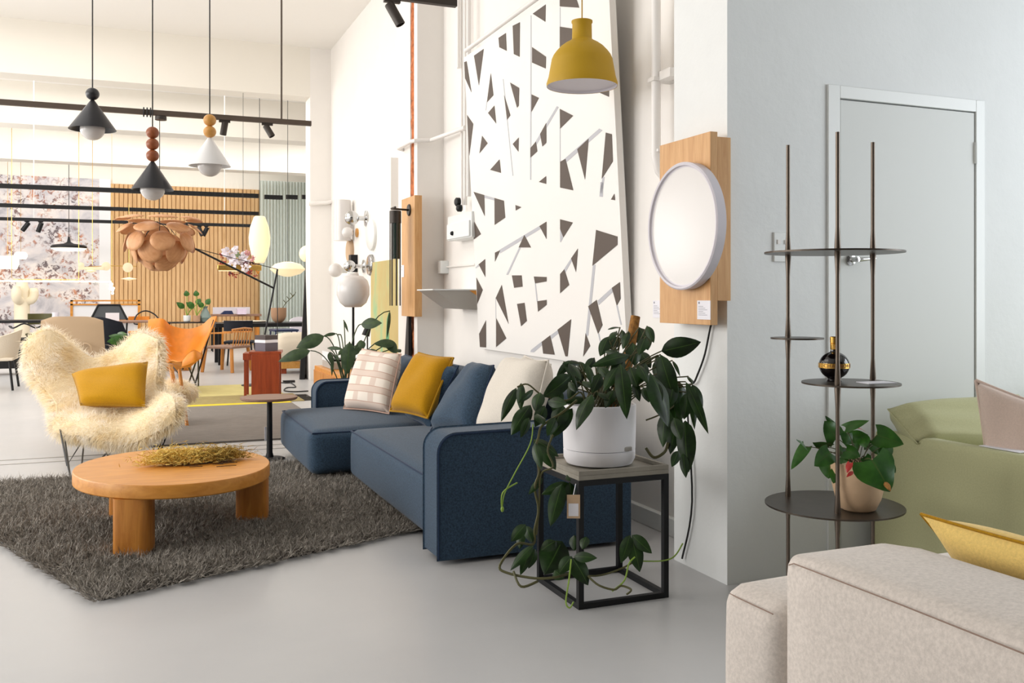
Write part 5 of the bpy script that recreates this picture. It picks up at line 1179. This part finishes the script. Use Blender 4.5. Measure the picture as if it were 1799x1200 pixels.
def table(x0, x1, y0, y1, zt, th, mtop, mleg, label, name='dining_table', ltk=.03, cat='table', rnd=False):
    t = thing(name, ((x0+x1)/2, (y0+y1)/2, 0), label, cat)
    if rnd: mb().lathe([((x1-x0)/2*.97, zt-th), ((x1-x0)/2, zt-th*.4), ((x1-x0)/2, zt)], ((x0+x1)/2, (y0+y1)/2, 0), 48).build('tabletop', mtop, t); x0, x1, y0, y1 = x0+.35, x1-.35, y0+.35, y1-.35
    else: mb().box(x0, x1, y0, y1, zt-th, zt).build('tabletop', mtop, t, bevel=.006)
    for x in (x0+.08, x1-.08):
        for y in (y0+.08, y1-.08): mb().bar((x, y, 0), (x, y, zt-th), ltk*2, ltk*2).build('leg', mleg, t, smooth=0)
    return t
# left group
x, y = at(17, 18.4); xe, ye = at(188, 18.4); table(x-1.3, xe, y-.35, y+.5, .745, .05, M_black, M_black, 'long black dining table in front of the floral mural', ltk=.02)
x, y = at(222, 18.0); table(x-.85, x+.65, y-.5, y+.5, .745, .03, M_walnut, M_black, 'brown wooden dining table with black legs, right of the long black table', ltk=.018)
x, y = at(128, 12.6); lc = thing('lounge_chair', (x, y, 0), 'large taupe high-backed lounge chair right behind the sheepskin chair', 'armchair')
Mx = Matrix.Translation((x, y, 0)) @ Matrix.Rotation(-YAW+.1, 4, 'Z')
P = []
outl = lambda v_: .44*(1-.12*abs(v_-.5))
for i in range(11):
    v_ = i/10; zz = .38+.56*v_; hw = .43-.03*v_-(.10 if v_ > .93 else 0); P.append([Mx @ Vector((hw*(-1+2*j/12), -.10*(1-((-1+2*j/12))**2)-.02*v_, zz-(.02*abs(-1+2*j/12)**6 if v_ > .9 else 0))) for j in range(13)])
m = mb(); m.sheet(P, .05); m.build('backrest', M_taupe, lc); m = mb(); m.soft(-.42, .42, .0, .75, .22, .42, .06, .02, 10, M=Mx); m.build('seat', M_taupe, lc)
mb().tube([Mx @ Vector((.22+.075*math.cos(a), -.135, .42+.1*math.sin(a)+.06)) for a in [i*math.pi/8 for i in range(9)]], .012, 8).build('pull_handle', M_taupe, lc)
for i in (-.35, .35):
    for j in (.05, .68): mb().tube([Mx @ Vector((i, j, .24)), Mx @ Vector((i*1.1, j, 0))], .02, 8).build('leg', M_honeyv, lc)
x, y = at(205, 14.1); chair(x, y, math.pi-YAW-.4, M_navy, M_black, 'dark navy shell chair beside the taupe lounge chair', 'shell', .44, .55, .93, name='shell_chair')
x, y = at(-2, 12.2); chair(x-.1, y, -YAW-1.2, M_bouc, M_black, 'pale shell armchair cut off by the left edge of the photo', 'shell', .42, .6, .80, name='shell_chair')
x, y = at(5, 14.5); lb = thing('low_bench', (x, y, 0), 'low black bench at the far left carrying small dark stones', 'bench'); mb().box(x-.8, x+.3, y-.2, y+.2, .1, .42).build('body', M_black, lb, bevel=.005); mb().box(x-.8, x+.3, y-.2, y+.2, .42, .45).build('top', M_grey, lb)
tag(mb().ball((x+.05, y, .50), .05, .9).ball((x+.16, y+.02, .49), .04).ball((x+.22, y-.03, .53), .07, .7).build('dried_floral', M_shagbase), 'cluster of dark dried flowers on the low black bench', 'dried flowers')
x, y = at(46, 17.2); chair(x, y, math.pi, M_black, M_black, 'black hoop-backed chair at the left end of the long table', 'hoop', .45, .5, .72)
x, y = at(70, 19.6); chair(x, y, 0, M_olive, M_olive, 'olive green dining chair behind the long black table', 'panel', .45, .5, .85)
x, y = at(98, 18.4); tag(mb().lathe([(.05, .745), (.07, .76), (.06, .85), (.065, .90)], (x, y, 0), 24).build('vase', M_yellin), 'pale lilac vase on the long black table', 'vase')
x, y = at(192, 18.9); mch = thing('mesh_chair', (x, y, 0), 'black mesh-backed chair in front of the white oak-framed sideboard', 'chair')
A4 = [Vector((x-.34, y, .74)), Vector((x+.34, y, .74)), Vector((x+.20, y+.05, 1.04)), Vector((x-.20, y+.05, 1.04))]; m = mb()
m.tube([A4[0], A4[3], A4[2], A4[1]], .022, 8); m.tube([A4[0], Vector((x-.3, y, 0))], .018, 8); m.tube([A4[1], Vector((x+.3, y, 0))], .018, 8); m.build('frame', M_black, mch)
mb().prism(A4, (0, .01, 0)).build('mesh_back', plain('dark_grey_mesh', '#4a4d50', .8), mch, smooth=0); mb().box(x-.28, x+.28, y-.5, y, .42, .46).build('seat', M_black, mch)
x, y = at(198, 17.8); tag(mb().box(x-.12, x+.12, y-.01, y+.01, .745, .90).build('table_sign', M_paper, smooth=0), 'white card sign standing on the brown wooden table', 'sign')
x, y = at(243, 19.2); chair(x+.02, y, 0, M_tan, M_black, 'low-backed tan seat behind the brown table', 'panel', .5, .42, .80)
x, y = at(262, 18.8); chair(x, y, .2, M_black, M_black, 'black hoop chair at the right end of the brown table', 'hoop', .46, .5, .92)
# white framed sideboard
y = 21.4; a_ = PY(124, 556, y); b2 = PY(247, 527, y); sb = thing('framed_screen', ((a_.x+b2.x)/2, y, 0), 'low white panel screen with an oak frame and top rail, below the mural', 'screen')
mb().box(a_.x+.03, b2.x-.03, y, y+.03, .3, b2.z-.08).build('white_panel', M_screen, sb, smooth=0)
m = mb(); 
for xx in (a_.x, b2.x-.05): m.box(xx, xx+.05, y-.02, y+.05, 0, b2.z)
m.box(a_.x, b2.x, y-.02, y+.05, b2.z-.03, b2.z); m.box(a_.x, b2.x, y-.02, y+.05, b2.z-.11, b2.z-.08); m.build('frame', M_honey, sb, smooth=0)
mb().box(a_.x-.03, b2.x, y-.03, y+.04, .66, .76).build('lower_rail', M_honey, sb, smooth=0)
# cactus coat stand
D = 20.6; c = PD(39, 522, D); s = D/FPX; M_cact = plain('cream_foam', '#f1e5cb', .8)
ca = thing('cactus_coat_stand', (c.x, c.y, 0), 'cream cactus-shaped coat stand with raised arms before the mural', 'coat stand')
zc_ = lambda py: H+(HY-py)*s
def cap(pts, r): 
    pts = smooth_path(pts, 5); n = len(pts); m.tube(pts, [r*(1 if 1 < i < n-2 else .75) for i in range(n)], 16)
m = mb(); cap([Vector((c.x, c.y, 0)), Vector((c.x, c.y, zc_(540))), Vector((c.x, c.y, zc_(495)))], 12.5*s); cap([Vector((c.x, c.y, zc_(530))), Vector((c.x+15*s, c.y-.05, zc_(527))), Vector((c.x+19*s, c.y-.05, zc_(518))), Vector((c.x+19*s, c.y-.05, zc_(506)))], 7.5*s)
cap([Vector((c.x, c.y, zc_(530))), Vector((c.x-6*s, c.y-.25, zc_(524))), Vector((c.x-6*s, c.y-.3, zc_(503)))], 8*s); m.build('cactus_body', M_cact, ca, smooth=80)
# right group of the far room
x, y = at(415, 22.0); xe, ye = at(460, 22.0); s1 = table(x-.55, xe, y-.25, y+.25, .80, .05, M_walnut, M_honeyv, 'light wooden sideboard against the slatted wall, under the flower pendant', name='sideboard')
m = mb(); m.box(x-.5, x+.35, y+.26, y+.29, .78, .96); tag(m.build('bench_back', M_yellin, smooth=0), 'long pale backrest behind the wooden sideboard', 'bench')
x, y = at(424, 21.9); o = thing('gift_box', (x, y-.1, .80), 'pale lilac box with a lid on the wooden sideboard', 'box'); M_lil = plain('lilac_card', '#dccbdc', .7); mb().box(x-.10, x+.10, y-.2, y, .80, .90).build('box_body', M_lil, o); mb().box(x-.105, x+.105, y-.205, y+.005, .90, .93).build('lid', M_lil, o)
x, y = at(401, 21.9); tag(mb().prism([(x-.18, y-.12, .80), (x+.12, y-.12, .80), (x+.08, y-.12, .88), (x-.08, y-.12, .88)], (0, .2, 0)).build('magazine_holder', M_blupaint, smooth=0), 'dark patterned magazine stand on the sideboard left of the lilac box', 'magazine stand')
x, y = at(500, 17.2); table(PD(372, 522, 17.2).x, x+.9, y-.4, y+.5, .735, .07, M_black, M_black, 'long table with a thick black top in front of the grey curtain', ltk=.03)
x, y = at(430, 17.2); tag(mb().lathe([(.36, .735), (.4, .76), (.39, .762), (1e-5, .75)], (x, y, 0), 40).build('round_tray', M_bouc), 'round pale tray lying on the long table before the grey curtain', 'tray')
x, y = at(490, 17.0); s = 17.0/FPX; o = thing('planter_bowl', (x, y, .735), 'tall pale terracotta bowl with a dry twig on the long table', 'planter'); mb().lathe([(5*s, 0), (10*s, 4*s), (13*s, 11*s), (13.5*s, 26*s), (12.3*s, 26*s), (12*s, 14*s), (1e-5, 8*s)], (x, y, .735), 32).build('bowl', M_terrac, o)
m = mb(); tw = PD(500, 536, 17.0); m.tube(smooth_path([(x+.02, y, .8), tw, PD(516, 520, 17), PD(520, 513, 17)]), .006, 5)
for k in range(6): p = lerp(tw, PD(518, 517, 17), k/6); m.tube([p, p+Vector((.05*(-1)**k, 0, .06))], .006, 4)
m.build('twig', M_stem, o)
x, y = at(422, 16.1); chair(x, y, math.pi-.25, M_navy, M_black, 'black wooden chair with a curved back, behind the oak armchair', 'panel', .45, .5, .80)
x, y = at(405, 15.1); chair(x-.05, y, math.pi+.9, M_walnut, M_honeyv, 'oak armchair with a brown seat right of the orange butterfly chair', 'spindle', .42, .55, .72, True, legr=.028, name='wooden_armchair', cat='armchair')
x, y = at(499, 15.9); chair(x, y, .1, M_blupaint, M_blupaint, 'dark blue stool-like chair under the long table before the grey curtain', 'none', .66, .42, .7, name='blue_stool', cat='stool')
x, y = at(528, 18.8); chair(x+.1, y, .2, M_yellin, M_black, 'white shell chair behind the long table near the curtain', 'shell', .45, .55, .82, name='shell_chair')
x, y = at(517, 14.9); fc = thing('boucle_armchair', (x, y, 0), 'low cream boucle armchair on an orange wood base behind the red stool table', 'armchair')
m = mb(); m.soft(x-.36, x+.5, y-.35, y+.4, .18, .60, .18, .04, 12, .02); m.build('body', M_bouc, fc); mb().box(x-.25, x+.3, y-.25, y+.3, .08, .19).build('base', M_bead2, fc)
for dx in (-.2, .1): mb().box(x+dx-.03, x+dx+.05, y-.22, y-.14, 0, .08).build('foot', M_red, fc)
# small plants on a dark shelf
x, y = at(338, 20.5); table(x-.55, x+.5, y-.25, y+.25, .66, .03, M_bronze, M_black, 'dark narrow table against the slatted wall holding small plants', ltk=.012, name='console_table')
for px, D, mt, lab, hts in ((329, 20.4, M_trim, 'small white pot with a tall round-leaved plant on the dark table', (60, 35)), (346, 20.3, M_terrac, 'small terracotta pot with green leaves on the dark table', (25, 40))):
    x, y = at(px, D); t = thing('small_potted_plant', (x, y, .66), lab, 'potted plant'); mb().lathe([(.055, .66), (.075, .68), (.08, .80), (.07, .80), (1e-5, .78)], (x, y, 0), 24).build('pot', mt, t); Lp = Leaves(); m = mb()
    for k, (dx, dz) in enumerate(((0, .52), (.12, .22), (.2, .3), (-.05, .2))):
        b0 = Vector((x+dx, y, .80+dz*.8)); Lp.leaf(b0, b0+Vector((-.02+.05*k*(-1)**k, 0, .13)), .13, n=-FW); m.tube(bez((x, y, .78), (x+dx*.3, y, .8+dz*.4), b0, 6), .008, 5)
    Lp.build('foliage', M_leaf2, t, uvs=Lp.uvl); m.build('stems', M_stemg, t)
x, y = at(361, 20.45); tag(mb().lathe([(.1, .66), (.13, .75), (.06, .92), (.04, .95), (.06, 1.0)], (x, y, 0), 20).build('vase', plain('grey_green_glaze', '#6b7a74', .4)), 'grey-green vase with a red stopper beside the small plants', 'vase')
x, y = at(60*0+232, 12.8); t = thing('small_potted_plant', (x, y, 0), 'light green leafy plant peeking between the navy chair and the sheepskin chair', 'potted plant'); mb().lathe([(.13, 0), (.16, .4), (.14, .4), (1e-5, .36)], (x, y, 0), 24).build('pot', M_black, t); Lp = Leaves()
for k in range(16):
    a = k*2.4; b0 = Vector((x+.10*math.cos(a), y+.10*math.sin(a), .58+.015*(k % 5))); Lp.leaf(b0, b0+Vector((.22*math.cos(a), .22*math.sin(a), .06*math.sin(k))), .11)
Lp.build('foliage', M_leaf2, t, uvs=Lp.uvl); mb().tube([(x, y, .36), (x, y, .62)], .02, 6).build('stem', M_stemg, t)
# oak cube between the orange chair legs
x, y = at(322, 15.4); tag(mb().box(x-.38, x+.12, y-.2, y+.25, 0, .42).build('oak_cube_stool', M_honeyv, bevel=.01), 'plain oak cube stool behind the orange butterfly chair', 'stool')
# sheepskin stool with wooden legs, half hidden by the white chair
c = PD(308, 688, 8.9); sk = thing('sheepskin_stool', (c.x, c.y, 0), 'wooden-framed seat with white sheepskin, half hidden by the shaggy chair', 'armchair')
BP = [[c+Vector((.20*math.cos(a)*math.sin(b_), .24*math.sin(a)*math.sin(b_), .10*math.cos(b_))) for a in [i*2*math.pi/14 for i in range(15)]] for b_ in [.15+i*.28 for i in range(11)]]
m = mb(); m.sheet(BP); m.build('seat_pad', M_furskin, sk, smooth=80); fur_on(BP, 5000, .06, .006, sk)
for px, d0 in ((331, 8.7), (262, 8.75)): q = PD(px-5, 640, d0+.25); q2 = PZ(px-2, 749, 0); mb().bar(q2, Vector((q2.x-.06, q2.y+.15, .52)), .022, .03).build('leg', M_honeyv, sk)
q = PD(300, 641, 8.9); mb().bar(PD(285, 642, 8.95), PD(303, 642, 8.95), .07, .03).build('armrest', M_honeyv, sk); mb().bar(PD(300, 643, 8.9), PD(312, 700, 8.7), .03, .04).build('arm_post', M_honeyv, sk)

# ================================================================== LAMPS IN THE FAR ROOM
def hang(t, c, z0, z1=None, r=.006, mat=None): mb().tube([(c.x, c.y, z0), (c.x, c.y, z1 or CH)], r, 6).build('cord', mat or M_cord, t)
s = 14.6/FPX; c = PD(456.5, 421, 14.6); t = thing('cigar_pendant_lamp', c-Vector((0, 0, .36)), 'tall glowing cream cigar-shaped pendant lamp', 'pendant lamp')
mb().lathe([(1e-5, -41*s), (8*s, -41*s), (14*s, -27*s), (18*s, -8*s), (18.5*s, 4*s), (16*s, 22*s), (10*s, 39*s), (8*s, 41*s), (1e-5, 41*s)], c, 40).build('lamp_shade', M_opalwarm, t, smooth=80); hang(t, c, c.z+41*s, None, .005)
c = PD(506, 473, 14.4); t = thing('saucer_pendant_lamp', c-Vector((0, 0, .12)), 'glowing cream saucer-shaped pendant lamp near the curtain', 'pendant lamp')
s = 14.4/FPX; mb().lathe([(1e-5, -13*s), (6*s, -13*s), (22*s, -8*s), (30.5*s, 0), (22*s, 9*s), (7*s, 13*s), (1e-5, 13*s)], c, 40).build('lamp_shade', M_opalwarm, t, smooth=80); hang(t, c, c.z+13*s, None, .004)
c = PD(541, 446, 15.2); t = thing('ball_pendant_lamp', c-Vector((0, 0, .15)), 'glowing ball lamp cut by the edge of the far white pier', 'pendant lamp'); mb().ball(c, 15*15.2/FPX).build('lamp_shade', M_opalwarm, t); hang(t, c, c.z+.12, None, .004)
# black disc pendant
D = 21; c = PD(121.5, 436, D); s = D/FPX; t = thing('disc_pendant_lamp', c, 'flat black disc pendant with glowing underside before the mural', 'pendant lamp')
mb().lathe([(29*s, 0), (29.5*s, 3*s), (26*s, 5.5*s), (8*s, 8*s), (3*s, 11*s), (1.5*s, 20*s), (1e-5, 20*s)], c, 48).build('lamp_shade', M_black, t, smooth=50); mb().lathe([(29*s, -.5*s), (20*s, -4.5*s), (1e-5, -6*s)], c, 48).build('diffuser', M_led, t); hang(t, c, c.z+20*s, None, .008)
# glowing linear light with cord loop
D = 19; a_, b2 = PD(-20, 493, D), PD(196, 493, D); y = a_.y
t = thing('linear_pendant_lamp', (a_.x, y, a_.z), 'long thin glowing bar lamp hanging low before the mural', 'pendant lamp')
a_ = PY(-60, 493, y); b2 = PY(196, 493, y); z = H+(HY-493)/FPX*Vector((PY(100, 493, y).x, y, 0)).dot(FW)
mb().box(a_.x, b2.x, y-.02, y+.02, z-.03, z).build('light_bar', M_led, t, smooth=0)
xq, xr = PY(21, 490, y).x, PY(139, 490, y).x
mb().tube([(xq, y, CH), (xq, y, z+.06), (xq+.04, y, z+.02), (xr, y, z+.02)], .006, 6).build('suspension_rod', M_brass, t); mb().tube([(xr, y, z+.02), (xr, y, CH)], .006, 6).build('suspension_rod', M_brass, t)
D = 18.0; cz = PD(197, 507, D); t = thing('crystal_cluster_lamp', cz, 'small sparkling cluster lamp at the right end of the glowing bar', 'pendant lamp'); m = mb()
for k in range(14): a = rng.normal(size=3); a /= np.linalg.norm(a); m.ball(cz+Vector(a*.07*np.array([.6, .6, 1.4])), .028, 1, 8, 6)
m.build('glass_beads', M_led, t); hang(t, cz, cz.z+.05, None, .003, M_brass)
# brass pendant with discs
D = 17.5; y = PD(190, 467, D).y
t = thing('brass_disc_pendant_lamp', PY(190, 480, y), 'brass bar pendant with pale round discs between mural and slatted wall', 'pendant lamp')
m = mb(); m.tube([PY(139, 470, y), PY(187, 467, y), PY(240, 468, y)], .008, 6); m.build('brass_bar', M_brass, t)
M_pale = plain('pale_cream_disc', '#efdfbd', .5)
for px, py, r in ((187, 468, 7.5), (225, 470, 8.5), (143, 466, 5)):
    c = PY(px, py, y-.02); mb().lathe([(r*D/FPX, 0), (r*D/FPX, .02), (r*.2*D/FPX, .03)], c, 24, Matrix.Rotation(R90, 3, 'X')).build('disc', M_pale, t)
mb().box(PY(139, 470, y).x, PY(183, 470, y).x, y-.05, y+.05, PY(160, 474, y).z, PY(160, 469, y).z).build('light_tray', M_pale, t); 
for px, py, r in ((160, 476, 10), (227, 490, 14)):
    c = PY(px, py, y); mb().lathe([(1e-5, -3*D/FPX), (r*D/FPX, 0), (1e-5, 3*D/FPX)], c, 28).build('saucer', M_opalwarm, t)
m = mb(); q = PY(163, 466, y); mb().tube([q, (q.x, q.y, CH)], .005, 6).build('suspension_rod', M_brass, t); q = PY(227, 490, y); mb().tube([q, (q.x, q.y, 2.95)], .004, 6).build('suspension_rod', M_brass, t)
# two white glowing shades far left
for px, py, r, hh, D, lab in ((14, 461, 18, 11, 20.0, 'large glowing white drum pendant at the left edge'), (37, 449, 10.5, 6, 21.0, 'smaller glowing white drum pendant beside the larger one')):
    c = PD(px, py, D); s = D/FPX; t = thing('drum_pendant_lamp', c-Vector((0, 0, hh*s)), lab, 'pendant lamp'); mb().lathe([(1e-5, -hh*s), (r*.8*s, -hh*s), (r*s, -hh*.3*s), (r*s, hh*.4*s), (r*.7*s, hh*s), (1e-5, hh*s)], c, 32).build('lamp_shade', M_led, t, smooth=80); hang(t, c, c.z+hh*s, None, .004, M_brass)
# flower ring pendant
D = 13.2; c = PD(425, 468, D); s = D/FPX; t = thing('flower_pendant_lamp', c, 'brass bar pendant overgrown with white, pink and red artificial flowers', 'pendant lamp')
mb().box(c.x-.33, c.x+.27, c.y-.05, c.y+.05, c.z-.06, c.z+.02).build('brass_bar', M_brass, t, bevel=.01); mb().box(c.x-.31, c.x+.1, c.y-.045, c.y+.045, c.z-.07, c.z-.06).build('diffuser', M_opalwarm, t)
cols = {'white_blossoms': ('#eee6ee', [(405, 445, 14), (420, 455, 14), (412, 438, 6), (430, 462, 10), (408, 462, 10), (432, 470, 8)]), 'red_blossoms': ('#a33f33', [(390, 450, 5), (391, 462, 6), (387, 470, 5), (440, 480, 6), (405, 482, 5), (412, 484, 5), (450, 484, 4)]), 'pink_blossoms': ('#dfa5a8', [(436, 445, 7), (444, 455, 6), (400, 450, 4), (395, 470, 5)]), 'dark_blossoms': ('#5a2434', [(432, 462, 4), (444, 465, 5), (404, 478, 5), (438, 478, 5), (424, 478, 4)]), 'orange_blossoms': ('#d98a1c', [(448, 469, 5), (452, 478, 4)]), 'leaves': ('#7d8f6d', [(420, 450, 6), (429, 449, 5)])}
for nm, (hx, ls) in cols.items():
    Lf = Leaves(); mt = plain(nm, hx, .7)
    for px, py, r in ls:
        cc_ = PD(px, py, D+random.uniform(-.12, .12))
        for k in range(int(6+r)):
            a = rng.normal(size=3); a /= np.linalg.norm(a); b0 = cc_+Vector(a)*r*s*.6*random.random(); Lf.leaf(b0, b0+Vector(a)*r*s*.8, r*s*.65, nl=4)
    Lf.build(nm, mt, t, uvs=Lf.uvl)
hang(t, c+Vector((.02, 0, 0)), c.z, CH, .003)
# black crane floor lamp
D = 12.6; t = thing('crane_floor_lamp', PD(470, 590, D)*1, 'thin black crane floor lamp with a long slanting boom above the orange chair', 'floor lamp'); 
t.location.z = 0; ROOT[t.name] = Vector(t.location)
mb().tube([PD(488, 473, D), PD(446, 690, D)*1], .012, 8).build('mast', M_black, t)
mb().tube([PD(341, 436, D-.6), PD(481, 506, D)], .013, 8).build('boom', M_black, t); mb().tube([PD(341, 436, D-.6), PD(488, 473, D)], .005, 6).build('stay_wire', M_black, t)
q = PD(488, 473, D); mb().tube([q, (q.x, q.y, 0.0)], .006, 6).build('hanging_wire', M_black, t)
s_ = PD(341, 437, D-.6); mb().lathe([(.012, -.03), (.014, 0), (1e-5, .01)], s_, 16).build('lamp_head', M_glassblk, t)
mb().lathe([(.16, 0), (.16, .02), (1e-5, .025)], (PD(446, 690, D).x, PD(446, 690, D).y, 0), 28).build('base', M_black, t)
# leaning tall black frame by the far pier
A5, B5 = PZ(531, 667), PD(545, 400, 13.9); t = thing('leaning_floor_mirror', A5, 'tall black-edged mirror leaning beside the far white pier', 'mirror')
B5 = Vector((2.36, A5.y+.35, 2.35)); A5 = Vector((A5.x, A5.y, 0))
A5.y = 13.75; A5.x = PY(531, 667, 13.75).x; tp = PY(545, 395, 14.1)
mb().bar(A5, Vector((tp.x, 14.1, tp.z)), .07, .05).build('frame_upright', M_black, t); 
A6 = Vector((A5.x+.32, A5.y+.9, 0)); T6 = Vector((tp.x+.32, 15.0, tp.z)); mb().bar(A6, T6, .07, .05).build('frame_upright', M_black, t); mb().bar(A5+Vector((0, 0, .03)), A6+Vector((0, 0, .03)), .06, .05).build('bottom_rail', M_black, t)
mb().prism([A5+Vector((.01, 0, .05)), A6+Vector((.01, 0, .05)), T6, Vector((tp.x, 14.1, tp.z))], (.01, 0, 0)).build('mirror_glass', M_chrome, t, smooth=0)
# floor cable by the stool table
m = mb(); m.tube(smooth_path([PZ(x, y, .008) for x, y in ((493, 672), (503, 673), (512, 673), (520, 680), (505, 681), (500, 686), (515, 688), (542, 687))], 5), .008, 6); q = PZ(508, 672, .0)
m.box(q.x-.08, q.x+.08, q.y-.04, q.y+.04, .0, .03); tag(m.build('floor_cable', M_cord), 'black cable with an inline switch lying on the floor beside the red stool table', 'cable')
